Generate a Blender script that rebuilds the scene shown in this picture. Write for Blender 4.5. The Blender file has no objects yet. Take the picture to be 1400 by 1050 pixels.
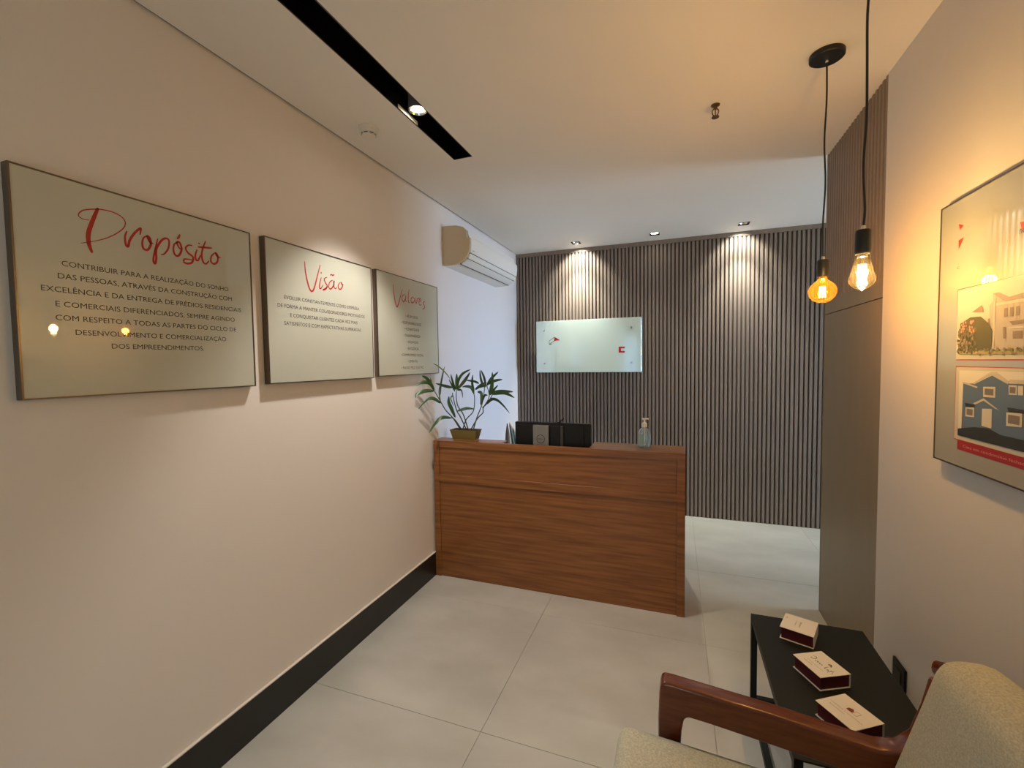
import bpy, bmesh, math, random
from mathutils import Vector, Matrix
random.seed(7)
S = bpy.context.scene
COL = S.collection

# ------------------------------------------------------------------ camera
cam_d = bpy.data.cameras.new('camera'); cam = bpy.data.objects.new('camera', cam_d); COL.objects.link(cam)
cam_d.sensor_fit = 'HORIZONTAL'; cam_d.sensor_width = 36.0; cam_d.lens = 36.0 * 608.56 / 1400.0
cam_d.clip_start = 0.02
YAW, PITCH, ROLL = 0.3525, -0.0483, -0.0140
fw = Vector((-math.sin(YAW) * math.cos(PITCH), math.cos(YAW) * math.cos(PITCH), math.sin(PITCH)))
r0 = Vector((math.cos(YAW), math.sin(YAW), 0)); u0 = r0.cross(fw)
rt = math.cos(ROLL) * r0 + math.sin(ROLL) * u0; up = -math.sin(ROLL) * r0 + math.cos(ROLL) * u0
m = Matrix((rt, up, -fw)).transposed().to_4x4(); m.translation = Vector((1.6971, 0.0, 1.5859))
cam.matrix_world = m
S.camera = cam

# ------------------------------------------------------------------ exposure, world
S.view_settings.view_transform = 'Standard'; S.view_settings.look = 'None'
S.view_settings.exposure = 0.16; S.view_settings.gamma = 1.0; S.view_settings.use_curve_mapping = False
wd = bpy.data.worlds.new('world'); S.world = wd; wd.use_nodes = True
wd.node_tree.nodes['Background'].inputs[0].default_value = (0.55, 0.7, 1.0, 1)
wd.node_tree.nodes['Background'].inputs[1].default_value = 0.6

H, W, D, YC, YN = 2.8, 2.549, 4.798, 3.212, 2.41     # ceiling, right wall, slatted wall, end and start of the clad part
BACK, EAST = -1.7, 6.6                               # wall behind the camera, window wall of the side passage

# ------------------------------------------------------------------ lights (each belongs to a lamp built below)
def light(name, kind, loc, power, color, target=None, **kw):
    d = bpy.data.lights.new(name, kind); d.energy = power; d.color = color
    for k, v in kw.items(): setattr(d, k, v)
    o = bpy.data.objects.new(name, d); COL.objects.link(o); o.location = loc
    if target is not None:
        o.rotation_euler = (Vector(target) - Vector(loc)).to_track_quat('-Z', 'Y').to_euler()
    return o
WARM = (1.0, 0.76, 0.52); AMBER = (1.0, 0.58, 0.25); NEUT = (1.0, 0.98, 0.84)
DAY_W = 7.5          # sky light falling nearly straight in through the deep window
WIN_L = 11.5         # radiance of the daylit passage window
FILL_L = 1.85        # radiance of the glazed entrance added behind the camera as warm fill
light('light_globe_bulb', 'POINT', (2.26, 2.165, 1.865), 6.5, (1.0, 0.52, 0.13), shadow_soft_size=0.02)
light('light_teardrop_bulb', 'POINT', (2.26, 1.75, 1.855), 15.5, (1.0, 0.58, 0.18), shadow_soft_size=0.02)
light('light_passage_daylight', 'AREA', (EAST - 0.05, 4.02, 1.38), DAY_W, (0.22, 0.48, 1.0), (0.0, 4.0, 1.3), shape='RECTANGLE', size=1.1, size_y=2.1, spread=0.55)
light('light_slot_lamp', 'SPOT', (0.515, 1.93, 2.80), 94.0, (1.0, 0.91, 0.81), (0.38, 1.98, 0.0), spot_size=1.42, spot_blend=0.55, shadow_soft_size=0.045)
for lx in (0.735, 2.268):      # the reflector's wide spill
    light('light_downlight_spill', 'SPOT', (lx, 4.60, 2.80), 38.0, NEUT, (lx, 4.80, 2.55), spot_size=1.75, spot_blend=0.6, shadow_soft_size=0.02)
light('light_downlight_left', 'SPOT', (0.735, 4.60, 2.80), 150.0, NEUT, (0.74, 4.80, 1.70), spot_size=1.15, spot_blend=1.0, shadow_soft_size=0.02)
light('light_downlight_middle', 'SPOT', (1.503, 4.556, 2.80), 55.0, (1.0, 0.90, 0.62), (1.503, 3.7, 0.0), spot_size=1.5, spot_blend=1.0, shadow_soft_size=0.02)
light('light_downlight_right', 'SPOT', (2.268, 4.60, 2.80), 185.0, NEUT, (2.265, 4.80, 1.65), spot_size=1.15, spot_blend=1.0, shadow_soft_size=0.02)

# ------------------------------------------------------------------ materials
MATS = {}
def mat(name, col, rough=0.5, metal=0.0, coat=0.0, spec=0.5, bump=None, noise=None, emit=None, coat_rough=0.03):
    """bump=(scale, strength, stretch), noise=(scale, second colour, stretch, lo, hi)"""
    if name in MATS: return MATS[name]
    M = bpy.data.materials.new(name); M.use_nodes = True; nt = M.node_tree; b = nt.nodes['Principled BSDF']
    b.inputs['Base Color'].default_value = (*col, 1); b.inputs['Roughness'].default_value = rough
    b.inputs['Metallic'].default_value = metal; b.inputs['Coat Weight'].default_value = coat
    b.inputs['Coat Roughness'].default_value = coat_rough; b.inputs['Specular IOR Level'].default_value = spec
    if emit: b.inputs['Emission Color'].default_value = (*emit[0], 1); b.inputs['Emission Strength'].default_value = emit[1]
    def coords(st):
        tc = nt.nodes.new('ShaderNodeTexCoord'); mp = nt.nodes.new('ShaderNodeMapping'); mp.inputs['Scale'].default_value = st
        nt.links.new(tc.outputs['Object'], mp.inputs['Vector']); return mp.outputs[0]
    if noise:
        n = nt.nodes.new('ShaderNodeTexNoise'); n.inputs['Scale'].default_value = noise[0]; n.inputs['Detail'].default_value = 6
        nt.links.new(coords(noise[2]), n.inputs['Vector'])
        r = nt.nodes.new('ShaderNodeValToRGB'); r.color_ramp.elements[0].position = noise[3]; r.color_ramp.elements[1].position = noise[4]
        r.color_ramp.elements[0].color = (*col, 1); r.color_ramp.elements[1].color = (*noise[1], 1)
        nt.links.new(n.outputs['Fac'], r.inputs[0]); nt.links.new(r.outputs[0], b.inputs['Base Color'])
    if bump:
        n = nt.nodes.new('ShaderNodeTexNoise'); n.inputs['Scale'].default_value = bump[0]; n.inputs['Detail'].default_value = 4
        nt.links.new(coords(bump[2]), n.inputs['Vector'])
        bp = nt.nodes.new('ShaderNodeBump'); bp.inputs['Strength'].default_value = bump[1]; bp.inputs['Distance'].default_value = 0.002
        nt.links.new(n.outputs['Fac'], bp.inputs['Height']); nt.links.new(bp.outputs[0], b.inputs['Normal'])
    MATS[name] = M; return M
I3 = (1, 1, 1)
def glass(name, tint, refl=1.0, milky=0.0, mcol=None):
    M = bpy.data.materials.new(name); M.use_nodes = True; nt = M.node_tree; nt.nodes.clear()
    o = nt.nodes.new('ShaderNodeOutputMaterial'); mx = nt.nodes.new('ShaderNodeMixShader')
    t = nt.nodes.new('ShaderNodeBsdfTransparent'); t.inputs[0].default_value = (*tint, 1)
    g = nt.nodes.new('ShaderNodeBsdfGlossy'); g.inputs['Roughness'].default_value = 0.02
    f = nt.nodes.new('ShaderNodeLayerWeight'); f.inputs[0].default_value = 0.25 * refl
    nt.links.new(f.outputs['Fresnel'], mx.inputs[0]); nt.links.new(t.outputs[0], mx.inputs[1]); nt.links.new(g.outputs[0], mx.inputs[2])
    if milky:
        m2 = nt.nodes.new('ShaderNodeMixShader'); m2.inputs[0].default_value = milky
        tr = nt.nodes.new('ShaderNodeBsdfTranslucent'); tr.inputs[0].default_value = (*mcol, 1)
        nt.links.new(mx.outputs[0], m2.inputs[1]); nt.links.new(tr.outputs[0], m2.inputs[2]); mx = m2
    nt.links.new(mx.outputs[0], o.inputs[0]); MATS[name] = M; return M
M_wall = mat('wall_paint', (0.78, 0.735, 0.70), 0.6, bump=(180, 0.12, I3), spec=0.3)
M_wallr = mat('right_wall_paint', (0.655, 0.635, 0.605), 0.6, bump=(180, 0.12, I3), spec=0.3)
M_ceil = mat('ceiling_paint', (0.87, 0.845, 0.80), 0.75, spec=0.2)
M_tile = mat('porcelain_tile', (0.44, 0.44, 0.405), 0.36, noise=(1.9, (0.54, 0.54, 0.505), (1, 1.7, 1), 0.36, 0.66), bump=(60, 0.04, I3))
M_grout = mat('grout', (0.40, 0.39, 0.36), 0.8)
M_base = mat('black_skirting', (0.010, 0.010, 0.009), 0.35)
M_lip = mat('skirting_lip', (0.75, 0.70, 0.64), 0.4)
M_gap = mat('gap_shade', (0.03, 0.026, 0.022), 0.9)
M_slat = mat('taupe_slat', (0.205, 0.162, 0.132), 0.5, noise=(6, (0.245, 0.195, 0.160), (9, 9, 0.5), 0.3, 0.7))
M_slatb = mat('slat_backing', (0.075, 0.058, 0.048), 0.7)
M_clad = mat('taupe_panel', (0.235, 0.19, 0.120), 0.45, noise=(5, (0.255, 0.205, 0.135), (3, 3, 0.4), 0.3, 0.7))
M_wood = mat('desk_wood', (0.165, 0.056, 0.015), 0.34, noise=(3.0, (0.295, 0.118, 0.032), (0.9, 6, 16), 0.33, 0.70), bump=(8, 0.12, (1, 9, 26)))
M_black = mat('matt_black', (0.006, 0.006, 0.006), 0.45)
M_slot = mat('slot_black', (0.004, 0.004, 0.004), 0.2)
M_panel = mat('backed_glass', (0.52, 0.535, 0.46), 0.35, coat=1.0, coat_rough=0.01)
M_ppanel = mat('poster_glass', (0.33, 0.34, 0.31), 0.4, coat=1.0, coat_rough=0.01)
M_frame = mat('bronze_frame', (0.16, 0.13, 0.10), 0.3, metal=0.85)
M_red = mat('red_ink', (0.42, 0.012, 0.012), 0.4)
M_ink = mat('dark_ink', (0.055, 0.045, 0.038), 0.5)
M_white = mat('white_plastic', (0.78, 0.76, 0.70), 0.35)
M_cream = mat('cream_plastic', (0.62, 0.52, 0.36), 0.45)
M_dark = mat('dark_recess', (0.02, 0.018, 0.015), 0.6)
M_chrome = mat('polished_metal', (0.75, 0.74, 0.70), 0.15, metal=1.0)
M_lamp = mat('lamp_face', (0.9, 0.9, 0.85), 0.4, emit=((1.0, 0.92, 0.74), 40.0))
M_fil = mat('filament', (1, 0.8, 0.5), 0.4, emit=((1.0, 0.72, 0.34), 60.0))
M_filA = mat('amber_filament', (1, 0.7, 0.3), 0.4, emit=((1.0, 0.62, 0.22), 45.0))
M_amber = glass('amber_glass', (1.0, 0.72, 0.22), 0.8, 0.045, (0.95, 0.42, 0.10))
M_clear = glass('clear_glass', (1.0, 0.96, 0.88), 1.0, 0.006, (1.0, 0.85, 0.6))
M_bottle = glass('bottle_plastic', (0.97, 0.99, 1.0), 1.2, 0.18, (0.9, 0.95, 0.95))
M_gel = glass('gel', (0.88, 0.95, 0.98), 0.5, 0.22, (0.75, 0.88, 0.9))
M_plate = mat('green_tinted_mirror_glass', (0.72, 0.88, 0.84), 0.12, metal=0.25, coat=1.0, coat_rough=0.02)
M_leaf = mat('bamboo_leaf', (0.024, 0.066, 0.020), 0.38, noise=(14, (0.036, 0.098, 0.026), I3, 0.3, 0.7))
M_leafy = mat('yellow_leaf', (0.24, 0.30, 0.03), 0.4)
M_stem = mat('bamboo_stem', (0.045, 0.060, 0.020), 0.45)
M_pot = mat('glazed_olive_pot', (0.150, 0.105, 0.018), 0.22, coat=0.6)
M_potlip = mat('pot_foot', (0.45, 0.40, 0.16), 0.4)
M_soil = mat('soil', (0.035, 0.018, 0.010), 0.9, bump=(90, 1.0, I3))
M_mon = mat('monitor_black', (0.006, 0.006, 0.007), 0.5, spec=0.25)
M_silver = mat('grey_plastic', (0.16, 0.155, 0.145), 0.4)
M_lbl = mat('pale_label', (0.52, 0.60, 0.55), 0.5)
M_fab = mat('linen_fabric', (0.46, 0.46, 0.37), 0.95, spec=0.1, noise=(190, (0.64, 0.63, 0.52), (1, 1, 2.2), 0.36, 0.66), bump=(420, 0.6, I3))
M_cw = mat('mahogany', (0.100, 0.020, 0.005), 0.25, noise=(5, (0.16, 0.038, 0.010), (2, 14, 14), 0.3, 0.7), coat=0.3)
M_table = mat('dark_green_black_steel', (0.009, 0.011, 0.009), 0.5, spec=0.3)
M_card = mat('white_card', (0.86, 0.85, 0.81), 0.6)
M_maroon = mat('maroon_box', (0.085, 0.004, 0.010), 0.5)
M_sky = mat('daylit_glass', (0.5, 0.6, 0.8), 0.3, emit=((0.80, 0.93, 1.0), WIN_L))
M_entry_fill = mat('fill_glass', (0.5, 0.5, 0.5), 0.1, emit=((0.96, 0.96, 0.80), FILL_L))
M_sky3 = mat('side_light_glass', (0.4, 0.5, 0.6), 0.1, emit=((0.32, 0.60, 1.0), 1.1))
M_teal = mat('teal_plastic', (0.01, 0.10, 0.13), 0.4)
M_brown = mat('brown_wood', (0.12, 0.075, 0.05), 0.6)

# ------------------------------------------------------------------ helpers
def link_mesh(name, bm, material, parent=None, smooth=False, loc=None):
    me = bpy.data.meshes.new(name); bmesh.ops.recalc_face_normals(bm, faces=bm.faces[:]) if bm.faces else None
    bm.to_mesh(me); bm.free(); me.materials.append(material)
    if smooth:
        for p in me.polygons: p.use_smooth = True
    o = bpy.data.objects.new(name, me); COL.objects.link(o)
    if parent: o.parent = parent
    if loc: o.location = loc
    return o
def shade_auto(o, ang=0.6):
    me = o.data
    for p in me.polygons: p.use_smooth = True
    bm = bmesh.new(); bm.from_mesh(me)
    for e in bm.edges:
        if len(e.link_faces) == 2 and e.calc_face_angle(0) > ang: e.smooth = False
    bm.to_mesh(me); bm.free(); return o
def box(bm, x0, x1, y0, y1, z0, z1, bev=0.0, seg=1):
    t = bmesh.new() if bev else bm
    vs = [t.verts.new((x, y, z)) for x in (x0, x1) for y in (y0, y1) for z in (z0, z1)]
    for f in ((0, 1, 3, 2), (4, 6, 7, 5), (0, 4, 5, 1), (2, 3, 7, 6), (0, 2, 6, 4), (1, 5, 7, 3)): t.faces.new([vs[i] for i in f])
    if bev:
        bmesh.ops.bevel(t, geom=t.edges[:], offset=bev, segments=seg, profile=0.5, affect='EDGES')
        me = bpy.data.meshes.new('t'); t.to_mesh(me); t.free(); bm.from_mesh(me); bpy.data.meshes.remove(me)
    return bm
def B(x0, x1, y0, y1, z0, z1, bev=0.0, seg=1): return box(bmesh.new(), x0, x1, y0, y1, z0, z1, bev, seg)
def lathe(prof, cx, cy, n=24, bm=None, cap=True, sx=1.0, sy=1.0):
    bm = bm or bmesh.new(); rings = []
    for r, z in prof:
        rings.append([bm.verts.new((cx + sx * r * math.cos(2 * math.pi * i / n), cy + sy * r * math.sin(2 * math.pi * i / n), z)) for i in range(n)])
    for a, b in zip(rings, rings[1:]):
        for i in range(n): bm.faces.new((a[i], a[(i + 1) % n], b[(i + 1) % n], b[i]))
    if cap: bm.faces.new(rings[0]); bm.faces.new(rings[-1])
    return bm
def tube(pts, rad, n=8, bm=None):
    bm = bm or bmesh.new(); pts = [Vector(p) for p in pts]; rings = []
    for i, p in enumerate(pts):
        d = (pts[min(i + 1, len(pts) - 1)] - pts[max(i - 1, 0)]).normalized()
        a = d.orthogonal().normalized() if i == 0 else (pa - d * pa.dot(d)).normalized()
        pa = a; b = d.cross(a); r = rad[i] if isinstance(rad, (list, tuple)) else rad
        rings.append([bm.verts.new(p + r * (a * math.cos(2 * math.pi * k / n) + b * math.sin(2 * math.pi * k / n))) for k in range(n)])
    for a, b in zip(rings, rings[1:]):
        for i in range(n): bm.faces.new((a[i], a[(i + 1) % n], b[(i + 1) % n], b[i]))
    bm.faces.new(rings[0]); bm.faces.new(rings[-1]); return bm
def spline(pts, k=6):
    P = [Vector(p) for p in pts]; out = []
    for i in range(len(P) - 1):
        a, b, c, d = P[max(i - 1, 0)], P[i], P[i + 1], P[min(i + 2, len(P) - 1)]
        for j in range(k):
            t = j / k
            out.append(0.5 * ((2 * b) + (c - a) * t + (2 * a - 5 * b + 4 * c - d) * t * t + (3 * b - a - 3 * c + d) * t ** 3))
    out.append(P[-1]); return out
def prism(pts, axis, a, b, bm=None, bev=0.0, seg=2):
    """polygon pts (2D) extruded between a and b along axis 'x','y','z'"""
    t = bmesh.new()
    def mk(p, v): return {'x': (v, p[0], p[1]), 'y': (p[0], v, p[1]), 'z': (p[0], p[1], v)}[axis]
    A = [t.verts.new(mk(p, a)) for p in pts]; Bv = [t.verts.new(mk(p, b)) for p in pts]
    t.faces.new(A); t.faces.new(Bv[::-1])
    for i in range(len(pts)): t.faces.new((A[i], A[(i + 1) % len(pts)], Bv[(i + 1) % len(pts)], Bv[i]))
    if bev:
        bmesh.ops.recalc_face_normals(t, faces=t.faces[:])
        ed = [e for e in t.edges if len(e.link_faces) == 2 and e.calc_face_angle(0) > 0.6]
        bmesh.ops.bevel(t, geom=ed, offset=bev, segments=seg, profile=0.5, affect='EDGES')
    if bm is None: return t
    me = bpy.data.meshes.new('t'); t.to_mesh(me); t.free(); bm.from_mesh(me); bpy.data.meshes.remove(me); return bm
def thing(name, label, cat, loc=(0, 0, 0), rz=0.0, group=None):
    o = bpy.data.objects.new(name, None); COL.objects.link(o); o.empty_display_size = 0.05
    o.location = loc; o.rotation_euler = (0, 0, rz); o['label'] = label; o['category'] = cat
    if group: o['group'] = group
    return o
def tag(o, label, cat, group=None):
    o['label'] = label; o['category'] = cat
    if group: o['group'] = group
    return o
def struct(name, bm, material, parent=None, smooth=False):
    o = link_mesh(name, bm, material, parent, smooth)
    if parent is None: o['kind'] = 'structure'
    return o
def part(name, bm, material, parent, label=None, smooth=False, auto=False):
    """geometry given in world coordinates, parented to a thing whose origin is elsewhere"""
    o = link_mesh(name, bm, material, None, smooth)
    root = parent
    M = Matrix.Identity(4)
    chain = []
    while root is not None: chain.append(root); root = root.parent
    for r in reversed(chain): M = M @ Matrix.LocRotScale(r.location, r.rotation_euler, None)
    if auto: shade_auto(o)
    o.data.transform(M.inverted()); o.parent = parent
    if label: o['label'] = label
    return o
def lpart(name, bm, material, parent, label=None, auto=False):
    """geometry already given in the parent's local coordinates"""
    o = link_mesh(name, bm, material, parent)
    if auto: shade_auto(o)
    if label: o['label'] = label
    return o
def text_mesh(s):
    cu = bpy.data.curves.new('t', 'FONT'); cu.body = s; cu.size = 1.0; cu.resolution_u = 3
    ob = bpy.data.objects.new('t', cu); COL.objects.link(ob)
    dg = bpy.context.evaluated_depsgraph_get(); me = bpy.data.meshes.new_from_object(ob.evaluated_get(dg))
    vs = [v.co.copy() for v in me.vertices]; fs = [list(p.vertices) for p in me.polygons]
    bpy.data.objects.remove(ob); bpy.data.curves.remove(cu); bpy.data.meshes.remove(me)
    return vs, fs
def put_text(bm, s, o, u, v, width, height, cap=0.729):
    """text centred on o, running along u, up along v"""
    vs, fs = text_mesh(s); x0 = min(p.x for p in vs); x1 = max(p.x for p in vs)
    o, u, v = Vector(o), Vector(u), Vector(v)
    nv = [bm.verts.new(o + u * ((p.x - (x0 + x1) / 2) * width / (x1 - x0)) + v * ((p.y - cap / 2) * height / cap)) for p in vs]
    for f in fs:
        try: bm.faces.new([nv[i] for i in f])
        except ValueError: pass
def ribbon(bm, pts2, w, o, u, v, k=5, taper=True):
    """brush stroke: pts2 are (a, b) plane coordinates, o + a*u + b*v"""
    o, u, v = Vector(o), Vector(u), Vector(v)
    P = spline([Vector((a, b, 0)) for a, b in pts2], k); n = len(P); L = R = None
    for i, p in enumerate(P):
        d = P[min(i + 1, n - 1)] - P[max(i - 1, 0)]; d = d.normalized() if d.length > 0 else Vector((1, 0, 0))
        q = Vector((-d.y, d.x, 0)); t = i / (n - 1)
        ww = (w[0] * (1 - t) + w[1] * t) if isinstance(w, tuple) else w
        if taper: ww *= 0.35 + 0.65 * math.sin(math.pi * min(1, max(0, t))) ** 0.5
        a, b = p + q * ww / 2, p - q * ww / 2
        l, r = bm.verts.new(o + u * a.x + v * a.y), bm.verts.new(o + u * b.x + v * b.y)
        if L: bm.faces.new((L, l, r, R))
        L, R = l, r
def poly2(bm, pts2, o, u, v):
    o, u, v = Vector(o), Vector(u), Vector(v)
    bm.faces.new([bm.verts.new(o + u * a + v * b) for a, b in pts2])

# ================================================================== THE SETTING
# floor tiles, one object each, with recessed grout between them
floor = struct('floor', B(-0.02, EAST, BACK, D + 0.02, -0.06, -0.004), M_grout)
xs = [0.0, 0.915, 1.86, 2.805, 3.75, 4.695, 5.64, EAST]; ys = [BACK] + [2.62 - 0.945 * k for k in range(4, -3, -1)]; ys = [y for y in ys if y >= BACK and y < D] + [D]
for i in range(len(xs) - 1):
    for j in range(len(ys) - 1):
        if ys[j + 1] - ys[j] < 0.01 or (xs[i] > 2.7 and ys[j + 1] < YC - 0.1): continue
        g = 0.0008
        o = struct('tile', B(xs[i] + g, xs[i + 1] - g, ys[j] + g, ys[j + 1] - g, -0.012, random.uniform(-0.0006, 0.0), 0.0008), M_tile, floor)
# ceiling with openings for the slot and the three downlights
SL = (0.449, 0.571, -1.3, 2.444)
DLS = [(0.735, 4.568), (1.503, 4.556), (2.268, 4.53)]
holes = [SL] + [(x - 0.045, x + 0.045, y - 0.05, y + 0.05) for x, y in DLS]
def ceil_bm():
    bm = bmesh.new(); gx = sorted({0.013, EAST, *[h[0] for h in holes], *[h[1] for h in holes]})
    gy = sorted({BACK, D, *[h[2] for h in holes], *[h[3] for h in holes]})
    for a, b in zip(gx, gx[1:]):
        for c, d in zip(gy, gy[1:]):
            if any(h[0] <= (a + b) / 2 <= h[1] and h[2] <= (c + d) / 2 <= h[3] for h in holes): continue
            box(bm, a, b, c, d, H, H + 0.02)
    return bm
ceiling = struct('ceiling', ceil_bm(), M_ceil)
struct('shade_strip_1', B(0.0, 0.013, BACK, D, H + 0.008, H + 0.02), M_gap)                       # dark strip painting the shade in the gap along the left wall
struct('roof', B(-0.1, EAST + 0.1, BACK - 0.1, D + 0.12, H + 0.2, H + 0.25), M_ceil)  # unseen slab added over the ceiling to block light
struct('wall_left', B(-0.1, 0.0, BACK, D + 0.1, -0.06, H + 0.2), M_wall)
wb = struct('wall_back', B(-0.1, EAST + 0.1, D + 0.018, D + 0.12, -0.06, H + 0.2), M_slatb)
# slats of the end wall
def slat_mesh(name, w, dp, L):
    c = 0.003; bm = prism([(-w / 2, 0), (w / 2, 0), (w / 2, -dp + c), (w / 2 - c, -dp), (-w / 2 + c, -dp), (-w / 2, -dp + c)], 'z', 0, L)
    bmesh.ops.recalc_face_normals(bm, faces=bm.faces[:]); me = bpy.data.meshes.new(name); bm.to_mesh(me); bm.free(); me.materials.append(M_slat); return me
sm = slat_mesh('slat', 0.0235, 0.018, 2.757)
k = 0; x = 0.019
while x < EAST - 0.01:
    o = bpy.data.objects.new('slat', sm); COL.objects.link(o); o.location = (x, D + 0.018, 0.001); o.parent = wb; x += 0.0375
struct('header_board', B(0.001, EAST, D - 0.006, D + 0.018, 2.759, H - 0.001), M_slat, wb)
# right wall: painted part, clad part with slats over a flat panel, passage wall
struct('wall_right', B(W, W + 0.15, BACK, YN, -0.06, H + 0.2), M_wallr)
cw = struct('wall_clad', B(W + 0.012, W + 0.15, YN, YC, -0.06, H + 0.2), M_slatb)
struct('flat_panel', B(W, W + 0.0119, YN + 0.0005, YC, 0.0, 1.846, 0.001), M_clad, cw)
struct('flat_rail', B(W, W + 0.0119, YN + 0.0005, YC, 1.850, 1.935, 0.0008), M_clad, cw)
sm2 = slat_mesh('slat', 0.0235, 0.012, H - 1.936)
y = YN + 0.014
while y < YC:
    o = bpy.data.objects.new('slat', sm2); COL.objects.link(o); o.location = (W + 0.012, y, 1.935); o.rotation_euler = (0, 0, -math.pi / 2); o.parent = cw; y += 0.0375
struct('end_board', B(W - 0.001, W + 0.15, YC + 0.0005, YC + 0.012, 0.0, H), M_clad, cw)
struct('wall_passage', B(W + 0.15, EAST, YC - 0.1, YC, -0.06, H + 0.2), M_wall)
# passage window
we = bmesh.new()
for b in ((EAST, EAST + 0.1, YC, 3.42, -0.06, H + 0.2), (EAST, EAST + 0.1, 4.62, D + 0.02, -0.06, H + 0.2), (EAST, EAST + 0.1, 3.42, 4.62, -0.06, 0.25), (EAST, EAST + 0.1, 3.42, 4.62, 2.45, H + 0.2)): box(we, *b)
struct('wall_east', we, M_wall)
w1 = bmesh.new()
for b in ((EAST - 0.02, EAST + 0.06, 3.42, 3.47, 0.25, 2.45), (EAST - 0.02, EAST + 0.06, 4.57, 4.62, 0.25, 2.45), (EAST - 0.02, EAST + 0.06, 3.47, 4.57, 0.25, 0.30), (EAST - 0.02, EAST + 0.06, 3.47, 4.57, 2.40, 2.45), (EAST - 0.02, EAST + 0.06, 4.0, 4.04, 0.30, 2.40)): box(w1, *b)
w1 = struct('window_1', w1, M_white)
for a, b in ((3.47, 4.0), (4.04, 4.57)): struct('window_pane', B(EAST + 0.02, EAST + 0.03, a, b, 0.30, 2.40), M_sky, w1)
# wall behind the camera with a narrow window and an added glowing entrance for fill
wk = bmesh.new()
for q in ((-0.1, 0.45, 0, 0), (0.90, 1.10, 0, 0), (2.10, W + 0.15, 0, 0)): box(wk, q[0], q[1], BACK - 0.1, BACK, -0.06, H + 0.2)
for q in ((0.45, 0.90), (1.10, 2.10)): box(wk, q[0], q[1], BACK - 0.1, BACK, 2.25, H + 0.2)
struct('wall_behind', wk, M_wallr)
def glazed(name, x0, x1, gm, handle):
    d = bmesh.new()
    for q in ((x0, x0 + 0.06, 0, 2.25), (x1 - 0.06, x1, 0, 2.25), (x0 + 0.06, x1 - 0.06, 2.18, 2.25), (x0 + 0.06, x1 - 0.06, 0, 0.12)): box(d, q[0], q[1], BACK - 0.07, BACK + 0.01, q[2], q[3])
    d = struct(name, d, M_black)
    struct('glass', B(x0 + 0.06, x1 - 0.06, BACK - 0.04, BACK - 0.03, 0.12, 2.18), gm, d)
    if handle: struct('handle', tube([(x1 - 0.12, BACK + 0.05, 0.8), (x1 - 0.12, BACK + 0.05, 1.5)], 0.012), M_chrome, d)
glazed('window_2', 0.45, 0.90, M_sky3, False)
glazed('fill_door_1', 1.10, 2.10, M_entry_fill, True)  # unseen entrance, added so its glowing glass fills the room from behind
# skirting
bl = struct('baseboard_left', B(0.0, 0.014, BACK, D - 0.002, 0.0, 0.171), M_base)
struct('skirting_lip', B(0.0, 0.0125, BACK, D - 0.002, 0.1712, 0.1755), M_lip, bl)

# ================================================================== CEILING FITTINGS
t = thing('light_slot', 'long black recessed lighting channel running along the ceiling', 'light', (0.51, 0.57, H))
bm = bmesh.new(); a, b, c, d = SL; e = 0.0005
for q in ((a + e, a + 0.006, c, d - e), (b - 0.006, b - e, c, d - e), (a + 0.006, b - 0.006, d - 0.006, d - e), (a + 0.006, b - 0.006, c, c + 0.006)): box(bm, *q, H, H + 0.12)
box(bm, a + e, b - e, c, d - e, H + 0.12, H + 0.126)
part('channel', bm, M_slot, t)
def slot_spot(x, y, label):
    s = thing('slot_spotlight', label, 'lamp', (x, y, H + 0.1)) if label else None
    part('lamp_housing', lathe([(0.043, H + 0.014), (0.045, H + 0.014), (0.045, H + 0.10), (0.043, H + 0.10)], x, y, 28, cap=False), M_silver, s, auto=True)
    part('reflector', lathe([(0.043, H + 0.014), (0.030, H + 0.036)], x, y, 28, cap=False), M_chrome, s, 'bright polished reflector', auto=True)
    part('lamp_face', lathe([(0.030, H + 0.020), (0.001, H + 0.012)], x, y, 28, cap=False), M_lamp, s, 'glowing warm white lamp face')
    lit_patch(s)
    part('housing_cap', lathe([(0.001, H + 0.1), (0.045, H + 0.1)], x, y, 28, cap=False), M_silver, s)
def lit_patch(s):
    part('lit_patch_plate', B(0.4555, 0.4575, 1.86, 2.03, H + 0.001, H + 0.020, 0.0008), M_white, s, 'white plate standing in for the lit patch of the channel side')  # added white plate imitates the lamp's bright patch on the black channel side
slot_spot(0.517, 1.935, 'round spotlight glowing inside the black ceiling slot')
for i, (x, y) in enumerate(DLS):
    s = thing('recessed_downlight', ('square ceiling downlight above the left side of the glass plate', 'square ceiling downlight in the middle of three, glowing toward the room', 'square ceiling downlight farthest right, brightening the slats below')[i], 'downlight', (x, y, H), 0, 'square downlights along the slatted wall')
    bm = bmesh.new(); q, r = 0.0445, 0.0495
    for f in ((x - q, x - q + .004, y - r, y + r), (x + q - .004, x + q, y - r, y + r), (x - q + .004, x + q - .004, y - r, y - r + .004), (x - q + .004, x + q - .004, y + r - .004, y + r)): box(bm, *f, H - 0.002, H + 0.05)
    box(bm, x - q, x + q, y - r, y + r, H + 0.05, H + 0.053)
    part('trim_frame', bm, M_mon, s)
    part('reflector', lathe([(0.036, H + 0.004), (0.026, H + 0.03)], x, y, 24, cap=False), M_chrome, s, auto=True)
    part('lamp_face', lathe([(0.034, H + 0.010), (0.001, H + 0.006)] if i == 1 else [(0.026, H + 0.028), (0.001, H + 0.028)], x, y, 24, cap=False), M_lamp, s, 'glowing lamp face')

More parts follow.
